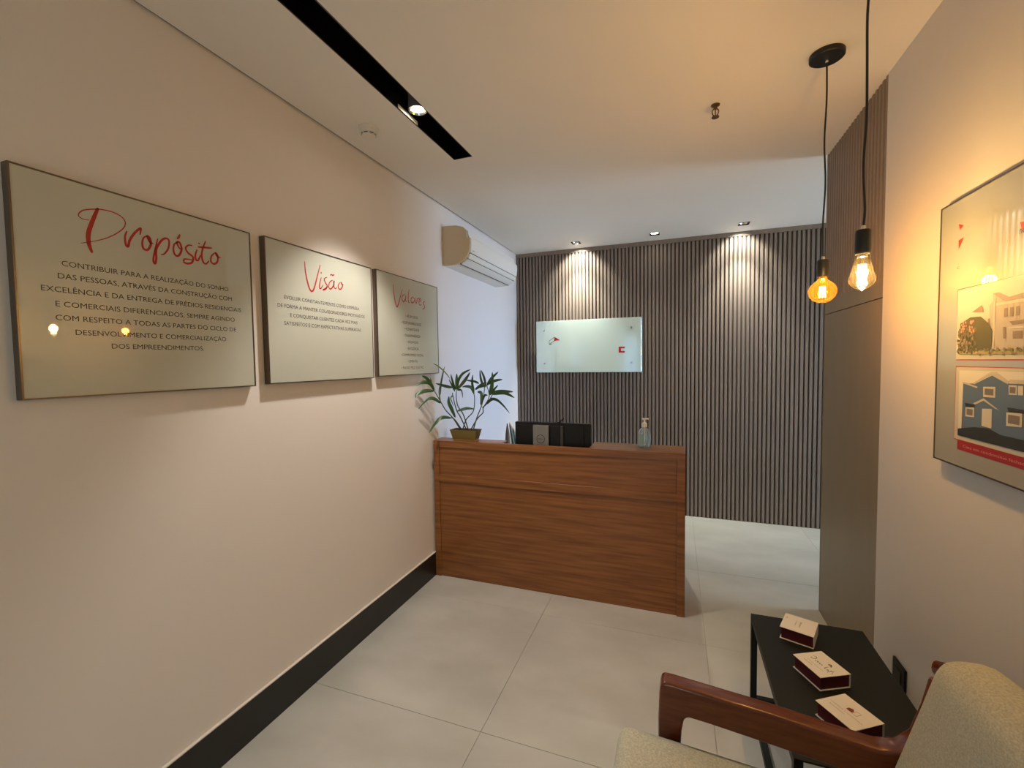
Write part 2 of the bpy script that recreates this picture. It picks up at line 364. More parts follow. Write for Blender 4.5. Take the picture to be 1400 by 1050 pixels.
t = thing('smoke_detector', 'round white smoke detector on the ceiling near the left wall', 'smoke detector', (0.212, 1.955, H))
part('base', lathe([(0.050, H - 0.0005), (0.050, H - 0.012), (0.047, H - 0.016)], 0.212, 1.955, 32), M_white, t, auto=True)
part('sensor_cap', lathe([(0.044, H - 0.016), (0.043, H - 0.030), (0.036, H - 0.033), (0.036, H - 0.041), (0.033, H - 0.046), (0.018, H - 0.049)], 0.212, 1.955, 32), M_white, t, auto=True)
for k in range(8):
    a0 = k * math.pi / 4; bm = bmesh.new(); P = []
    for z in (H - 0.0395, H - 0.0345): P.append([bm.verts.new((0.212 + 0.0375 * math.cos(a0 + s * 0.09), 1.955 + 0.0375 * math.sin(a0 + s * 0.09), z)) for s in range(7)])
    for s in range(6): bm.faces.new((P[0][s], P[0][s + 1], P[1][s + 1], P[1][s]))
    part('vent_slot', bm, M_dark, t)

t = thing('sprinkler_head', 'small brass fire sprinkler hanging from the ceiling', 'sprinkler', (1.871, 2.392, H))
M_brass = mat('old_brass', (0.20, 0.13, 0.06), 0.3, metal=0.9)
part('escutcheon', lathe([(0.020, H - 0.0005), (0.019, H - 0.005), (0.010, H - 0.010)], 1.871, 2.392, 20), M_brass, t, auto=True)
bm = tube([(1.871, 2.392, H - 0.008), (1.871, 2.392, H - 0.02)], 0.008)
for s in (-1, 1): tube(spline([(1.871 + s * 0.007, 2.392, H - 0.018), (1.871 + s * 0.014, 2.392, H - 0.030), (1.871 + s * 0.010, 2.392, H - 0.046), (1.871, 2.392, H - 0.054)], 4), 0.0028, 6, bm)
tube([(1.871, 2.392, H - 0.018), (1.871, 2.392, H - 0.052)], 0.0025, 6, bm)
part('frame_arms', bm, M_brass, t)
part('deflector', lathe([(0.003, H - 0.053), (0.017, H - 0.056), (0.017, H - 0.059), (0.003, H - 0.058)], 1.871, 2.392, 20), M_brass, t)

# ================================================================== PENDANT LAMPS
def pendant(x, y, label, kind):
    t = thing('pendant_lamp', label, 'pendant lamp', (x, y, H), 0, 'bare bulb pendants')
    part('ceiling_rose', lathe([(0.060, H - 0.0005), (0.061, H - 0.003), (0.061, H - 0.018), (0.057, H - 0.021)], x, y, 40), M_black, t, auto=True)
    part('cord_grip', lathe([(0.006, H - 0.021), (0.006, H - 0.032), (0.004, H - 0.036)], x, y, 14), M_chrome, t, auto=True)
    z1 = 1.990 if kind == 'globe' else 1.998
    n = 14; pts = [(x + 0.0025 * math.sin(i * 0.9 + (0 if kind == 'globe' else 2)) * (0 < i < n), y + 0.003 * math.sin(i * 1.3) * (0 < i < n), H - 0.03 + (z1 + 0.0 - H + 0.03) * i / n) for i in range(n + 1)]
    part('cord', tube(spline(pts, 3), 0.0033 if kind == 'globe' else 0.0038, 8), M_black, t, smooth=True)
    part('cord_clamp', lathe([(0.0055, z1 + 0.010), (0.0065, z1 + 0.004), (0.0065, z1 - 0.004)], x, y, 14), M_chrome, t, auto=True)
    zb = 1.922; r = 0.021 if kind == 'globe' else 0.0215
    part('socket', lathe([(0.007, z1 - 0.002), (r - 0.003, z1 - 0.004), (r, z1 - 0.010), (r, zb + 0.002), (r - 0.002, zb - 0.004)], x, y, 28), M_black, t, auto=True)
    if kind == 'globe':
        pr = [(0.016, 0.000), (0.0165, -0.012), (0.018, -0.018), (0.030, -0.027), (0.043, -0.040), (0.050, -0.058), (0.050, -0.068), (0.044, -0.086), (0.032, -0.100), (0.016, -0.108), (0.002, -0.110)]
    else:
        pr = [(0.0175, 0.0), (0.0185, -0.012), (0.023, -0.036), (0.030, -0.062), (0.0355, -0.080), (0.0355, -0.090), (0.030, -0.102), (0.017, -0.113), (0.005, -0.118), (0.001, -0.121)]
    bulb = part('bulb_glass', lathe([(a, zb + b) for a, b in pr], x, y, 40, cap=False), M_amber if kind == 'globe' else M_clear, t, 'round amber glass bulb' if kind == 'globe' else 'teardrop clear glass bulb', smooth=True)
    part('bulb_cap', lathe([(0.0145, zb + 0.001), (0.0145, zb - 0.014), (0.012, zb - 0.016)], x, y, 20), M_chrome, bulb, auto=True)
    part('stem', lathe([(0.006, zb - 0.014), (0.004, zb - 0.030), (0.0025, zb - 0.048)], x, y, 10), M_clear, bulb)
    top, bot, rr = (zb - 0.044, zb - 0.088, 0.011) if kind == 'globe' else (zb - 0.038, zb - 0.104, 0.012)
    for k in range(6):
        a0, a1 = k * math.pi / 3, k * math.pi / 3 + 0.25
        part('filament', tube([(x + rr * 0.75 * math.cos(a0), y + rr * 0.75 * math.sin(a0), top), (x + rr * math.cos(a1), y + rr * math.sin(a1), bot)], 0.0024, 6), M_filA if kind == 'globe' else M_fil, bulb, 'glowing filament')
pendant(2.26, 2.165, 'bare pendant with round amber globe bulb, left of the two', 'globe')
pendant(2.26, 1.75, 'bare pendant with clear teardrop bulb, right of the two', 'teardrop')

# ================================================================== FRAMED GLASS PANELS
def wall_panel(name, label, side, y0, y1, z0, z1, cat='picture', group=None):
    """frame lies flat on the wall; returns thing and print-plane frame (origin, u, v)"""
    t = thing(name, label, cat, (0.0 if side == 'left' else W, (y0 + y1) / 2, z0), 0, group)
    X = (lambda a: a) if side == 'left' else (lambda a: W - a)
    def bx(bm, a0, a1, *r): box(bm, *sorted((X(a0), X(a1))), *r)
    bm = bmesh.new(); f = 0.0045
    for r in ((y0, y0 + f, z0, z1), (y1 - f, y1, z0, z1), (y0 + f, y1 - f, z0, z0 + f), (y0 + f, y1 - f, z1 - f, z1)): bx(bm, 0.001, 0.030, *r)
    part('frame', bm, M_frame, t, 'thin bronze metal frame')
    bm = bmesh.new(); bx(bm, 0.004, 0.028, y0 + f, y1 - f, z0 + f, z1 - f); part('glass_panel', bm, M_panel if side == 'left' else M_ppanel, t)
    return t, X(0.0284)
def lettering(t, x, lines, ends, height, u=(0, 1, 0)):
    for s, ((a, za), (b, zb)) in zip(lines, ends):
        bm = bmesh.new(); put_text(bm, s, (x, (a + b) / 2, (za + zb) / 2), u, (0, 0, 1), abs(b - a), height)
        part('text_line', bm, M_ink, t)
def script(t, x, strokes, w):
    for i, s in enumerate(strokes):
        bm = bmesh.new(); ribbon(bm, s, w[i] if isinstance(w, list) else w, (x, 0, 0), (0, 1, 0), (0, 0, 1))
        part('title_stroke', bm, M_red, t)
PROPOSITO = [[(0.8722, 2.0787), (0.8645, 2.059), (0.8523, 2.0244), (0.8438, 1.9946), (0.8426, 1.9703), (0.8452, 1.9538), (0.8503, 1.937)], [(0.8486, 2.0353), (0.8345, 2.0329), (0.8232, 2.038), (0.8228, 2.0463), (0.833, 2.0589), (0.853, 2.0685), (0.8823, 2.0766), (0.9124, 2.0771), (0.9338, 2.0692), (0.9427, 2.0554), (0.937, 2.0355), (0.9154, 2.0117), (0.887, 1.9901), (0.857, 1.9739), (0.8226, 1.9593)], [(0.9463, 2.0289), (0.9398, 2.009), (0.9409, 1.9836), (0.9471, 1.9796), (0.953, 2.0013), (0.9674, 2.0272), (0.9851, 2.0476), (0.9865, 2.0416), (0.9834, 2.0258)], [(1.0065, 2.028), (0.994, 2.0191), (0.9889, 1.9989), (0.9922, 1.9827), (1.0042, 1.9817), (1.0146, 2.0013), (1.0132, 2.022), (1.0047, 2.0275), (1.0125, 2.0085), (1.0231, 2.0072)], [(1.0377, 2.0282), (1.0297, 1.9972), (1.0221, 1.9645), (1.0202, 1.9468), (1.0252, 1.94), (1.0297, 1.9584), (1.0312, 1.9898), (1.0472, 2.0209), (1.0626, 2.0345), (1.0736, 2.0294), (1.0704, 2.0028), (1.0562, 1.9798), (1.045, 1.9754)], [(1.1026, 2.0325), (1.0903, 2.0195), (1.0873, 1.9967), (1.0943, 1.9822), (1.1063, 1.9868), (1.1152, 2.0092), (1.1103, 2.0304), (1.1005, 2.03), (1.1074, 2.0114), (1.1194, 2.0122)], [(1.1118, 2.0612), (1.1073, 2.0499), (1.1011, 2.0423)], [(1.1549, 2.0308), (1.1404, 2.0295), (1.1296, 2.0166), (1.137, 2.0018), (1.155, 1.9891), (1.1499, 1.9693), (1.1331, 1.9617), (1.1211, 1.9655), (1.1257, 1.9767), (1.1545, 1.9786)], [(1.1712, 2.0221), (1.1638, 1.9994), (1.1651, 1.9829), (1.1736, 1.9826), (1.1832, 2.0037)], [(1.181, 2.0476), (1.1786, 2.0428)], [(1.2054, 2.0608), (1.1931, 2.0314), (1.1875, 2.0046), (1.1908, 1.9819), (1.2013, 1.9742), (1.2153, 1.9891)], [(1.1738, 2.0311), (1.1998, 2.0351), (1.2289, 2.0397)], [(1.2396, 2.0247), (1.2252, 2.0085), (1.222, 1.9883), (1.2329, 1.9805), (1.2471, 1.9913), (1.2505, 2.014), (1.2419, 2.0253), (1.2481, 2.0113), (1.262, 2.0112)]]
VISAO = [[(1.6846, 2.0837), (1.6869, 2.0413), (1.6975, 1.9901), (1.7107, 1.9554), (1.7254, 1.9474), (1.7406, 1.9666), (1.7634, 2.0283), (1.7847, 2.0871)], [(1.7893, 2.0259), (1.7786, 1.9965), (1.7746, 1.9718), (1.7839, 1.9697), (1.7989, 1.9893)], [(1.7905, 2.0524), (1.7882, 2.0437)], [(1.8296, 2.0329), (1.8099, 2.0225), (1.8139, 2.0057), (1.8276, 1.9903), (1.8171, 1.9712), (1.7977, 1.9648), (1.8373, 1.9883)], [(1.8686, 2.0253), (1.8462, 2.0109), (1.8391, 1.985), (1.8515, 1.9763), (1.8724, 1.9973), (1.8786, 2.0234), (1.8752, 1.9941), (1.8869, 1.9837), (1.8976, 1.994)], [(1.8497, 2.0455), (1.8599, 2.0523), (1.8698, 2.0498), (1.8821, 2.0563)], [(1.9249, 2.0237), (1.9085, 2.0065), (1.9097, 1.9885), (1.9263, 1.9874), (1.9399, 2.0078), (1.9301, 2.0246), (1.9349, 2.0144), (1.9488, 2.0151)]]
VALORES = [[(2.3972, 2.0876), (2.4023, 2.0362), (2.4145, 1.9767), (2.4314, 1.9505), (2.4474, 1.9674), (2.4728, 2.0194), (2.4987, 2.0723)], [(2.526, 2.0428), (2.4966, 2.0271), (2.4922, 1.9996), (2.5109, 1.9929), (2.5313, 2.0181), (2.5354, 2.0368), (2.5307, 2.0044), (2.5466, 1.9972)], [(2.5768, 2.0839), (2.5649, 2.0408), (2.5631, 1.9992), (2.5794, 1.9948)], [(2.6201, 2.0389), (2.5973, 2.022), (2.5981, 2.0007), (2.6218, 1.9999), (2.64, 2.0228), (2.6201, 2.0389)], [(2.6546, 2.0388), (2.6579, 1.9966), (2.6771, 2.0322), (2.7023, 2.0403)], [(2.6939, 2.0124), (2.7197, 2.0252), (2.7131, 2.0388), (2.6943, 2.0201), (2.7003, 1.994), (2.7294, 1.9973)], [(2.7712, 2.0247), (2.7485, 2.0151), (2.7625, 1.9973), (2.7655, 1.98), (2.7372, 1.9672)]]
T1 = [[(0.7758, 1.8897), (1.2885, 1.8943)], [(0.7655, 1.8505), (1.3007, 1.8593)], [(0.7274, 1.8113), (1.3393, 1.8186)], [(0.7567, 1.7722), (1.3097, 1.7753)], [(0.7547, 1.7313), (1.3144, 1.7373)], [(0.7984, 1.6931), (1.2695, 1.6949)], [(0.8867, 1.655), (1.1798, 1.6561)]]
T2 = [[(1.5576, 1.895), (2.069, 1.9023)], [(1.5202, 1.8562), (2.1125, 1.8612)], [(1.5874, 1.8174), (2.0501, 1.8206)], [(1.5521, 1.7782), (2.0789, 1.7822)]]
T3 = [[(2.5263, 1.9031), (2.674, 1.9011)], [(2.4766, 1.8567), (2.7151, 1.8588)], [(2.5104, 1.8163), (2.6881, 1.8184)], [(2.5005, 1.7748), (2.7023, 1.7734)], [(2.5349, 1.7321), (2.671, 1.7336)], [(2.5329, 1.6894), (2.6752, 1.6881)], [(2.4632, 1.6458), (2.7368, 1.6455)], [(2.5414, 1.6042), (2.6581, 1.6039)], [(2.4673, 1.5637), (2.733, 1.5596)]]
STEMS = [[(0.212, 2.9171, 1.1153), (0.1778, 2.8676, 1.1852), (0.1481, 2.8245, 1.25), (0.1247, 2.7905, 1.3188), (0.0999, 2.7546, 1.3925)], [(0.212, 2.9171, 1.1123), (0.1853, 2.8784, 1.1658), (0.1702, 2.8565, 1.1894), (0.1361, 2.8071, 1.1974)], [(0.2438, 2.9632, 1.11), (0.213, 2.9186, 1.1923), (0.1979, 2.8968, 1.2436), (0.1836, 2.876, 1.3368), (0.1802, 2.8711, 1.3735)], [(0.2738, 2.965, 1.1108), (0.229, 2.9418, 1.2086), (0.2042, 2.9058, 1.2734), (0.1973, 2.8959, 1.3476), (0.1999, 2.8996, 1.3962)], [(0.2199, 2.9286, 1.114), (0.2445, 2.9643, 1.1691), (0.3, 2.965, 1.2326), (0.312, 2.965, 1.3254), (0.3029, 2.965, 1.3745)], [(0.2774, 2.965, 1.1203), (0.3327, 2.965, 1.1779), (0.3771, 2.965, 1.2222), (0.3811, 2.965, 1.2591), (0.4289, 2.965, 1.3393), (0.4107, 2.965, 1.4242)], [(0.3112, 2.965, 1.1153), (0.3329, 2.965, 1.1902), (0.3611, 2.965, 1.2587), (0.3753, 2.965, 1.3018), (0.3899, 2.965, 1.3754), (0.3944, 2.965, 1.4363)], [(0.3745, 2.965, 1.2589), (0.4217, 2.965, 1.3026), (0.4623, 2.965, 1.37)], [(0.1246, 2.7904, 1.3128), (0.12, 2.7838, 1.3849), (0.1243, 2.79, 1.4262)]]
LEAVES = [[(0.1, 2.7547, 1.3984), (0.0703, 2.7117, 1.4769), (0.0441, 2.6737, 1.5028)], [(0.0999, 2.7546, 1.3925), (0.0585, 2.6945, 1.3961), (0.0265, 2.6482, 1.3786), (0.0071, 2.62, 1.3517)], [(0.0981, 2.752, 1.3956), (0.0914, 2.7422, 1.4345), (0.0914, 2.7423, 1.4875)], [(0.1263, 2.7929, 1.3007), (0.0937, 2.7456, 1.3399), (0.0647, 2.7035, 1.3312), (0.025, 2.646, 1.2717)], [(0.0999, 2.7546, 1.3955), (0.0807, 2.7267, 1.447), (0.0523, 2.6855, 1.4577), (0.0222, 2.6419, 1.4366)], [(0.1252, 2.7914, 1.3605), (0.1262, 2.7928, 1.432), (0.1328, 2.8023, 1.5031), (0.1411, 2.8143, 1.5653)], [(0.1701, 2.8564, 1.4771), (0.1517, 2.8297, 1.5201), (0.1225, 2.7874, 1.5659), (0.1008, 2.7559, 1.5871)], [(0.174, 2.862, 1.1888), (0.1286, 2.7963, 1.1985), (0.0948, 2.7472, 1.156), (0.0667, 2.7065, 1.0956)], [(0.1914, 2.8873, 1.1893), (0.1749, 2.8634, 1.2587), (0.1641, 2.8477, 1.3085), (0.1665, 2.8512, 1.3506)], [(0.1807, 2.8718, 1.4099), (0.1429, 2.817, 1.4248), (0.1006, 2.7557, 1.4457)], [(0.1919, 2.888, 1.3786), (0.177, 2.8665, 1.4223), (0.1586, 2.8398, 1.4718)], [(0.1959, 2.8938, 1.3904), (0.1813, 2.8726, 1.4523), (0.1724, 2.8598, 1.5102)], [(0.1998, 2.8995, 1.3901), (0.2007, 2.9007, 1.4571), (0.2021, 2.9029, 1.5119)], [(0.2038, 2.9052, 1.3959), (0.2279, 2.9402, 1.437), (0.2507, 2.965, 1.4791), (0.2787, 2.965, 1.519)], [(0.2059, 2.9083, 1.4079), (0.2125, 2.9178, 1.4625), (0.2367, 2.953, 1.5103), (0.2994, 2.965, 1.5403)], [(0.2018, 2.9023, 1.39), (0.2273, 2.9393, 1.3878), (0.2385, 2.9556, 1.3312)], [(0.1998, 2.8995, 1.2372), (0.2335, 2.9483, 1.2482), (0.2665, 2.965, 1.2535), (0.3274, 2.965, 1.2518)], [(0.1839, 2.8763, 1.355), (0.1759, 2.8647, 1.3315), (0.1944, 2.8917, 1.2746)], [(0.3092, 2.965, 1.3561), (0.2832, 2.965, 1.4052), (0.2395, 2.9571, 1.4146), (0.2197, 2.9282, 1.4099)], [(0.3096, 2.965, 1.3746), (0.2906, 2.965, 1.436), (0.2919, 2.965, 1.5005)], [(0.3134, 2.965, 1.3931), (0.3644, 2.965, 1.4301), (0.4044, 2.965, 1.4424)], [(0.3511, 2.965, 1.4362), (0.3111, 2.965, 1.4514), (0.2441, 2.9637, 1.4594)], [(0.3365, 2.965, 1.3748), (0.3764, 2.965, 1.363), (0.3748, 2.965, 1.2773)], [(0.3938, 2.965, 1.4059), (0.3683, 2.965, 1.4606), (0.3597, 2.965, 1.5338)], [(0.4037, 2.965, 1.4059), (0.3985, 2.965, 1.4788), (0.3797, 2.965, 1.5366)], [(0.4106, 2.965, 1.4181), (0.4444, 2.965, 1.4727), (0.4941, 2.965, 1.5208)], [(0.4207, 2.965, 1.4303), (0.4703, 2.965, 1.4546), (0.5416, 2.965, 1.4667)], [(0.404, 2.965, 1.4181), (0.3507, 2.965, 1.4117), (0.3099, 2.965, 1.3869)], [(0.4292, 2.965, 1.3514), (0.4566, 2.965, 1.4183), (0.4681, 2.965, 1.5209)], [(0.4357, 2.965, 1.3515), (0.4692, 2.965, 1.3942), (0.499, 2.965, 1.4246)], [(0.4425, 2.965, 1.3637), (0.5209, 2.965, 1.3796), (0.6198, 2.965, 1.3787)], [(0.449, 2.965, 1.3577), (0.5465, 2.965, 1.3709), (0.6286, 2.965, 1.336)], [(0.4081, 2.965, 1.2841), (0.4483, 2.965, 1.3213), (0.4939, 2.965, 1.316), (0.5449, 2.965, 1.2747), (0.5889, 2.965, 1.2247)], [(0.416, 2.965, 1.3513), (0.3894, 2.965, 1.3448), (0.3681, 2.965, 1.2772)]]
H2 = [[(1.787, 1.5555), (1.4933, 1.5544), (1.4804, 1.3263), (1.7864, 1.3261)], [(1.7675, 1.5426), (1.4963, 1.5434), (1.4849, 1.3421), (1.7627, 1.3416)], [(1.7449, 1.5028), (1.6967, 1.5052), (1.6134, 1.5331), (1.5519, 1.5123), (1.4911, 1.5152), (1.4828, 1.3693), (1.7465, 1.3564)], [(1.6998, 1.505), (1.6221, 1.5402), (1.5949, 1.5409), (1.5422, 1.5162), (1.5518, 1.5105), (1.6133, 1.5312), (1.6904, 1.5035)], [(1.7517, 1.5045), (1.7419, 1.509), (1.6747, 1.4966), (1.6775, 1.4926)], [(1.5496, 1.5159), (1.5425, 1.5231), (1.4916, 1.5252), (1.4907, 1.5086)], [(1.6493, 1.4981), (1.5979, 1.5009), (1.5973, 1.4708), (1.6476, 1.4691)], [(1.5467, 1.5083), (1.5166, 1.5089), (1.5152, 1.4841), (1.5452, 1.483)], [(1.5128, 1.5081), (1.4943, 1.5084), (1.493, 1.4851), (1.5115, 1.4844)], [(1.7275, 1.4316), (1.6864, 1.435), (1.686, 1.4066), (1.7273, 1.4044)], [(1.5515, 1.4358), (1.494, 1.4388), (1.493, 1.404), (1.5505, 1.4)], [(1.6933, 1.4468), (1.6462, 1.4654), (1.5811, 1.439), (1.5972, 1.441), (1.6459, 1.4587), (1.6838, 1.4438)], [(1.6504, 1.4355), (1.608, 1.4391), (1.6077, 1.3847), (1.6505, 1.3861)], [(1.7316, 1.4453), (1.6838, 1.4438), (1.6895, 1.4354), (1.7277, 1.4336)], [(1.5483, 1.4495), (1.4932, 1.4483), (1.495, 1.4397), (1.5426, 1.4378)], [(1.7639, 1.3621), (1.6831, 1.3777), (1.6187, 1.3831), (1.5694, 1.3723), (1.483, 1.3726), (1.4813, 1.3428), (1.7627, 1.3416)], [(1.7654, 1.3279), (1.4805, 1.3279), (1.4788, 1.2981), (1.7651, 1.2977)]]
H1 = [[(1.7913, 1.793), (1.5065, 1.7894), (1.4943, 1.5732), (1.7872, 1.5731)], [(1.778, 1.7827), (1.506, 1.7803), (1.4949, 1.5835), (1.7692, 1.5899)], [(1.6236, 1.7583), (1.5857, 1.7337), (1.5029, 1.7257), (1.4954, 1.5937), (1.6143, 1.5957)], [(1.6369, 1.725), (1.6099, 1.7466), (1.5857, 1.7337), (1.5778, 1.5951), (1.6221, 1.6008)], [(1.6236, 1.7583), (1.5977, 1.7572), (1.5583, 1.7398), (1.5044, 1.7518), (1.503, 1.7279), (1.5506, 1.7246), (1.5821, 1.7333)], [(1.5546, 1.6755), (1.5002, 1.6779), (1.4997, 1.6688), (1.5406, 1.665)], [(1.5396, 1.6485), (1.5042, 1.6486), (1.503, 1.6281), (1.5386, 1.6297)], [(1.5763, 1.6628), (1.5658, 1.662), (1.5641, 1.6308), (1.5746, 1.6313)], [(1.7135, 1.7151), (1.6687, 1.7312), (1.6594, 1.7096)], [(1.7705, 1.693), (1.7176, 1.7101), (1.6673, 1.7079), (1.6267, 1.6813), (1.6104, 1.6577), (1.6146, 1.6007), (1.7673, 1.5983)], [(1.7342, 1.6955), (1.7046, 1.7089), (1.6471, 1.7008), (1.6267, 1.6813), (1.6657, 1.6794), (1.7157, 1.6779)], [(1.7698, 1.6011), (1.4956, 1.596), (1.4951, 1.588), (1.7693, 1.5913)]]
HLOGO = [[(1.798, 1.9973), (1.7718, 1.9899), (1.7674, 1.9134), (1.7935, 1.9195)], [(1.5304, 1.9247), (1.5142, 1.9232), (1.513, 1.9027), (1.5249, 1.9059)], [(1.766, 1.8886), (1.72, 1.8878), (1.7197, 1.8823), (1.7531, 1.8821)], [(1.5409, 1.8737), (1.5113, 1.8727), (1.5103, 1.8538), (1.5397, 1.8527)], [(1.7941, 1.8734), (1.7765, 1.8509)]]
PLATE = [[(0.2512, 2.0293), (1.3702, 2.0334), (1.3702, 1.4718), (0.2528, 1.4715)], [(0.3415, 1.9285), (1.2669, 1.9299), (0.3477, 1.5686)], [(0.3977, 1.8104), (0.4611, 1.8567), (0.5201, 1.8212), (0.4553, 1.7798), (0.4004, 1.7813)], [(1.1417, 1.7335), (1.2045, 1.732), (1.2044, 1.6707), (1.1416, 1.6785)]]

t, X = wall_panel('framed_sign', 'glass sign with red script Propósito above seven lines, nearest on the left wall', 'left', 0.674, 1.394, 1.501, 2.141, 'sign')
lettering(t, X, ['CONTRIBUIR PARA A REALIZAÇÃO DO SONHO', 'DAS PESSOAS, ATRAVÉS DA CONSTRUÇÃO COM', 'EXCELÊNCIA E DA ENTREGA DE PRÉDIOS RESIDENCIAIS', 'E COMERCIAIS DIFERENCIADOS, SEMPRE AGINDO', 'COM RESPEITO A TODAS AS PARTES DO CICLO DE', 'DESENVOLVIMENTO E COMERCIALIZAÇÃO', 'DOS EMPREENDIMENTOS.'], T1, 0.0165)
script(t, X, PROPOSITO, [0.012, 0.0035] + [0.0075] * 20)
t, X = wall_panel('framed_sign', 'middle glass sign on left wall with red script Visão', 'left', 1.462, 2.182, 1.506, 2.148, 'sign')
lettering(t, X, ['EVOLUIR CONSTANTEMENTE COMO EMPRESA', 'DE FORMA A MANTER COLABORADORES MOTIVADOS', 'E CONQUISTAR CLIENTES CADA VEZ MAIS', 'SATISFEITOS E COM EXPECTATIVAS SUPERADAS'], T2, 0.0175)
script(t, X, VISAO, [0.0085] + [0.0068] * 20)
t, X = wall_panel('framed_sign', 'glass sign with red script Valores above a bulleted list, nearest the plant', 'left', 2.227, 2.949, 1.513, 2.152, 'sign')
lettering(t, X, ['• FÉ EM DEUS', '• RESPONSABILIDADE', '• HONESTIDADE', '• TRANSPARÊNCIA', '• INOVAÇÃO', '• EXCELÊNCIA', '• COMPROMISSO SOCIAL', '• EMPATIA', '• PAIXÃO PELO QUE FAZ'], T3, 0.0185)
script(t, X, VALORES, [0.009] + [0.0075] * 20)

# poster with two houses on the right wall
t, X = wall_panel('framed_poster', 'framed poster on the right wall with photographs of two houses', 'right', 0.70, 1.898, 1.243, 2.072, 'poster')
def layer(name, polys, col, dz, label=None, rough=0.5):
    M = mat('print_' + name + str(len(MATS)), col, rough); many = len(polys) > 12; bm = bmesh.new()
    for n_, q in enumerate(polys):
        poly2(bm, q, (X - dz - 0.00002 * (n_ % 9), 0, 0), (0, 1, 0), (0, 0, 1))
        if not many: part(name, bm, M, t, label); bm = bmesh.new()
    if many: part(name, bm, M, t, label)['kind'] = 'stuff'
    else: bm.free()
E0 = 0.0003
def fullw(q, y): return [(y if a < 1.515 else a, b) for a, b in q]     # carry prints that leave the photo on to their far edge
YE = 1.40
layer('photo_border', [fullw(H1[0], YE), fullw(H2[0], YE)], (0.42, 0.02, 0.02), 0, 'thin red border around each photograph')
def inset(q, m): 
    ya, yb = max(a for a, b in q) - m, min(a for a, b in q) + m; za, zb = max(b for a, b in q) - m, min(b for a, b in q) + m
    return [(ya, za), (yb, za), (yb, zb), (ya, zb)]
layer('photo_margin', [inset(fullw(H1[0], YE), 0.003), inset(fullw(H2[0], YE), 0.003)], (0.46, 0.45, 0.39), E0)
# upper photograph: pale house behind a blossoming tree
layer('photo_sky', [fullw(H1[1], YE + .012)], (0.46, 0.45, 0.39), 2 * E0)
layer('house_wall', [fullw(H1[2], YE + .012), H1[3]], (0.37, 0.335, 0.295), 3 * E0, 'pale house front in the upper photograph')
layer('house_roof', [fullw(H1[4], YE + .012)], (0.24, 0.21, 0.185), 4 * E0)
layer('house_window', [fullw(H1[5], YE + .03), H1[6], H1[7], H1[8]], (0.20, 0.15, 0.11), 5 * E0)
rr = random.Random(4)
def blobs(q, n, r):
    ya, yb = min(a for a, b in q), max(a for a, b in q); za, zb = min(b for a, b in q), max(b for a, b in q); out = []
    for _ in range(n):
        y, z, s = rr.uniform(ya, yb), rr.uniform(za, zb), rr.uniform(0.5, 1) * r
        out.append([(y + s * math.cos(k) * rr.uniform(.6, 1.1), z + s * math.sin(k) * rr.uniform(.6, 1.1)) for k in (0, .8, 1.6, 2.4, 3.2, 4, 4.8, 5.6)])
    return out
layer('photo_tree', [[(a * 0.94 + 1.735 * 0.06, b_ * 0.9 + 1.62 * 0.1) for a, b_ in H1[9]]], (0.085, 0.082, 0.035), 6 * E0, 'garden tree in the upper photograph')
layer('photo_leaves', blobs([(1.778, 1.595), (1.692, 1.668)], 90, 0.007), (0.16, 0.13, 0.065), 7 * E0)
layer('photo_leaves', blobs([(1.775, 1.595), (1.695, 1.655)], 50, 0.006), (0.055, 0.060, 0.025), 7.4 * E0)
layer('photo_leaves', blobs([(1.765, 1.600), (1.700, 1.640)], 22, 0.005), (0.30, 0.24, 0.15), 7.7 * E0)
layer('photo_blossom', blobs([(1.76, 1.655), (1.70, 1.69)], 26, 0.006), (0.45, 0.24, 0.20), 8 * E0, 'pink blossom')
layer('photo_shrubs', blobs([(1.69, 1.590), (YE + .02, 1.605)], 50, 0.006), (0.20, 0.17, 0.09), 8 * E0)
layer('photo_lawn', [fullw(H1[11], YE + .012)], (0.30, 0.27, 0.10), 7 * E0)
def rect(y0, y1, z0, z1): return [(y0, z0), (y1, z0), (y1, z1), (y0, z1)]
layer('house_window', [rect(1.575 - 0.022 * i, 1.562 - 0.022 * i, 1.688, 1.712) for i in range(3)] + [rect(1.640, 1.632, 1.668, 1.690)], (0.20, 0.16, 0.13), 5 * E0)
layer('house_column', [rect(1.617, 1.610, 1.605, 1.735), rect(1.490, 1.483, 1.605, 1.690)], (0.46, 0.42, 0.37), 5.2 * E0)
layer('house_cornice', [rect(1.608, YE + .012, 1.722, 1.729), rect(1.555, YE + .012, 1.655, 1.660)], (0.50, 0.46, 0.40), 5.4 * E0)
# lower photograph: blue house
layer('photo_sky', [fullw(H2[1], YE + .012)], (0.60, 0.58, 0.50), 2 * E0)
layer('house_wall', [fullw(H2[2], YE + .012)], (0.085, 0.135, 0.215), 3 * E0, 'blue house front in the lower photograph')
layer('house_roof', [H2[3], H2[4], fullw(H2[5], YE + .012), H2[11]], (0.46, 0.42, 0.36), 4 * E0)
layer('house_window', [H2[6], H2[7], H2[8], H2[9], H2[10], H2[12]], (0.52, 0.49, 0.42), 5 * E0)
layer('window_glass', [inset(H2[6], 0.007), inset(H2[7], 0.005), inset(H2[9], 0.006), inset(H2[10], 0.008)], (0.16, 0.14, 0.12), 6 * E0)
layer('photo_hedge', [fullw(H2[15], YE + .012), H2[13], fullw(H2[14], YE + .05)], (0.018, 0.020, 0.018), 6 * E0, 'dark hedge and awnings in the lower photograph')
layer('caption_band', [fullw(H2[16], YE)], (0.30, 0.008, 0.014), 2 * E0, 'red caption band')
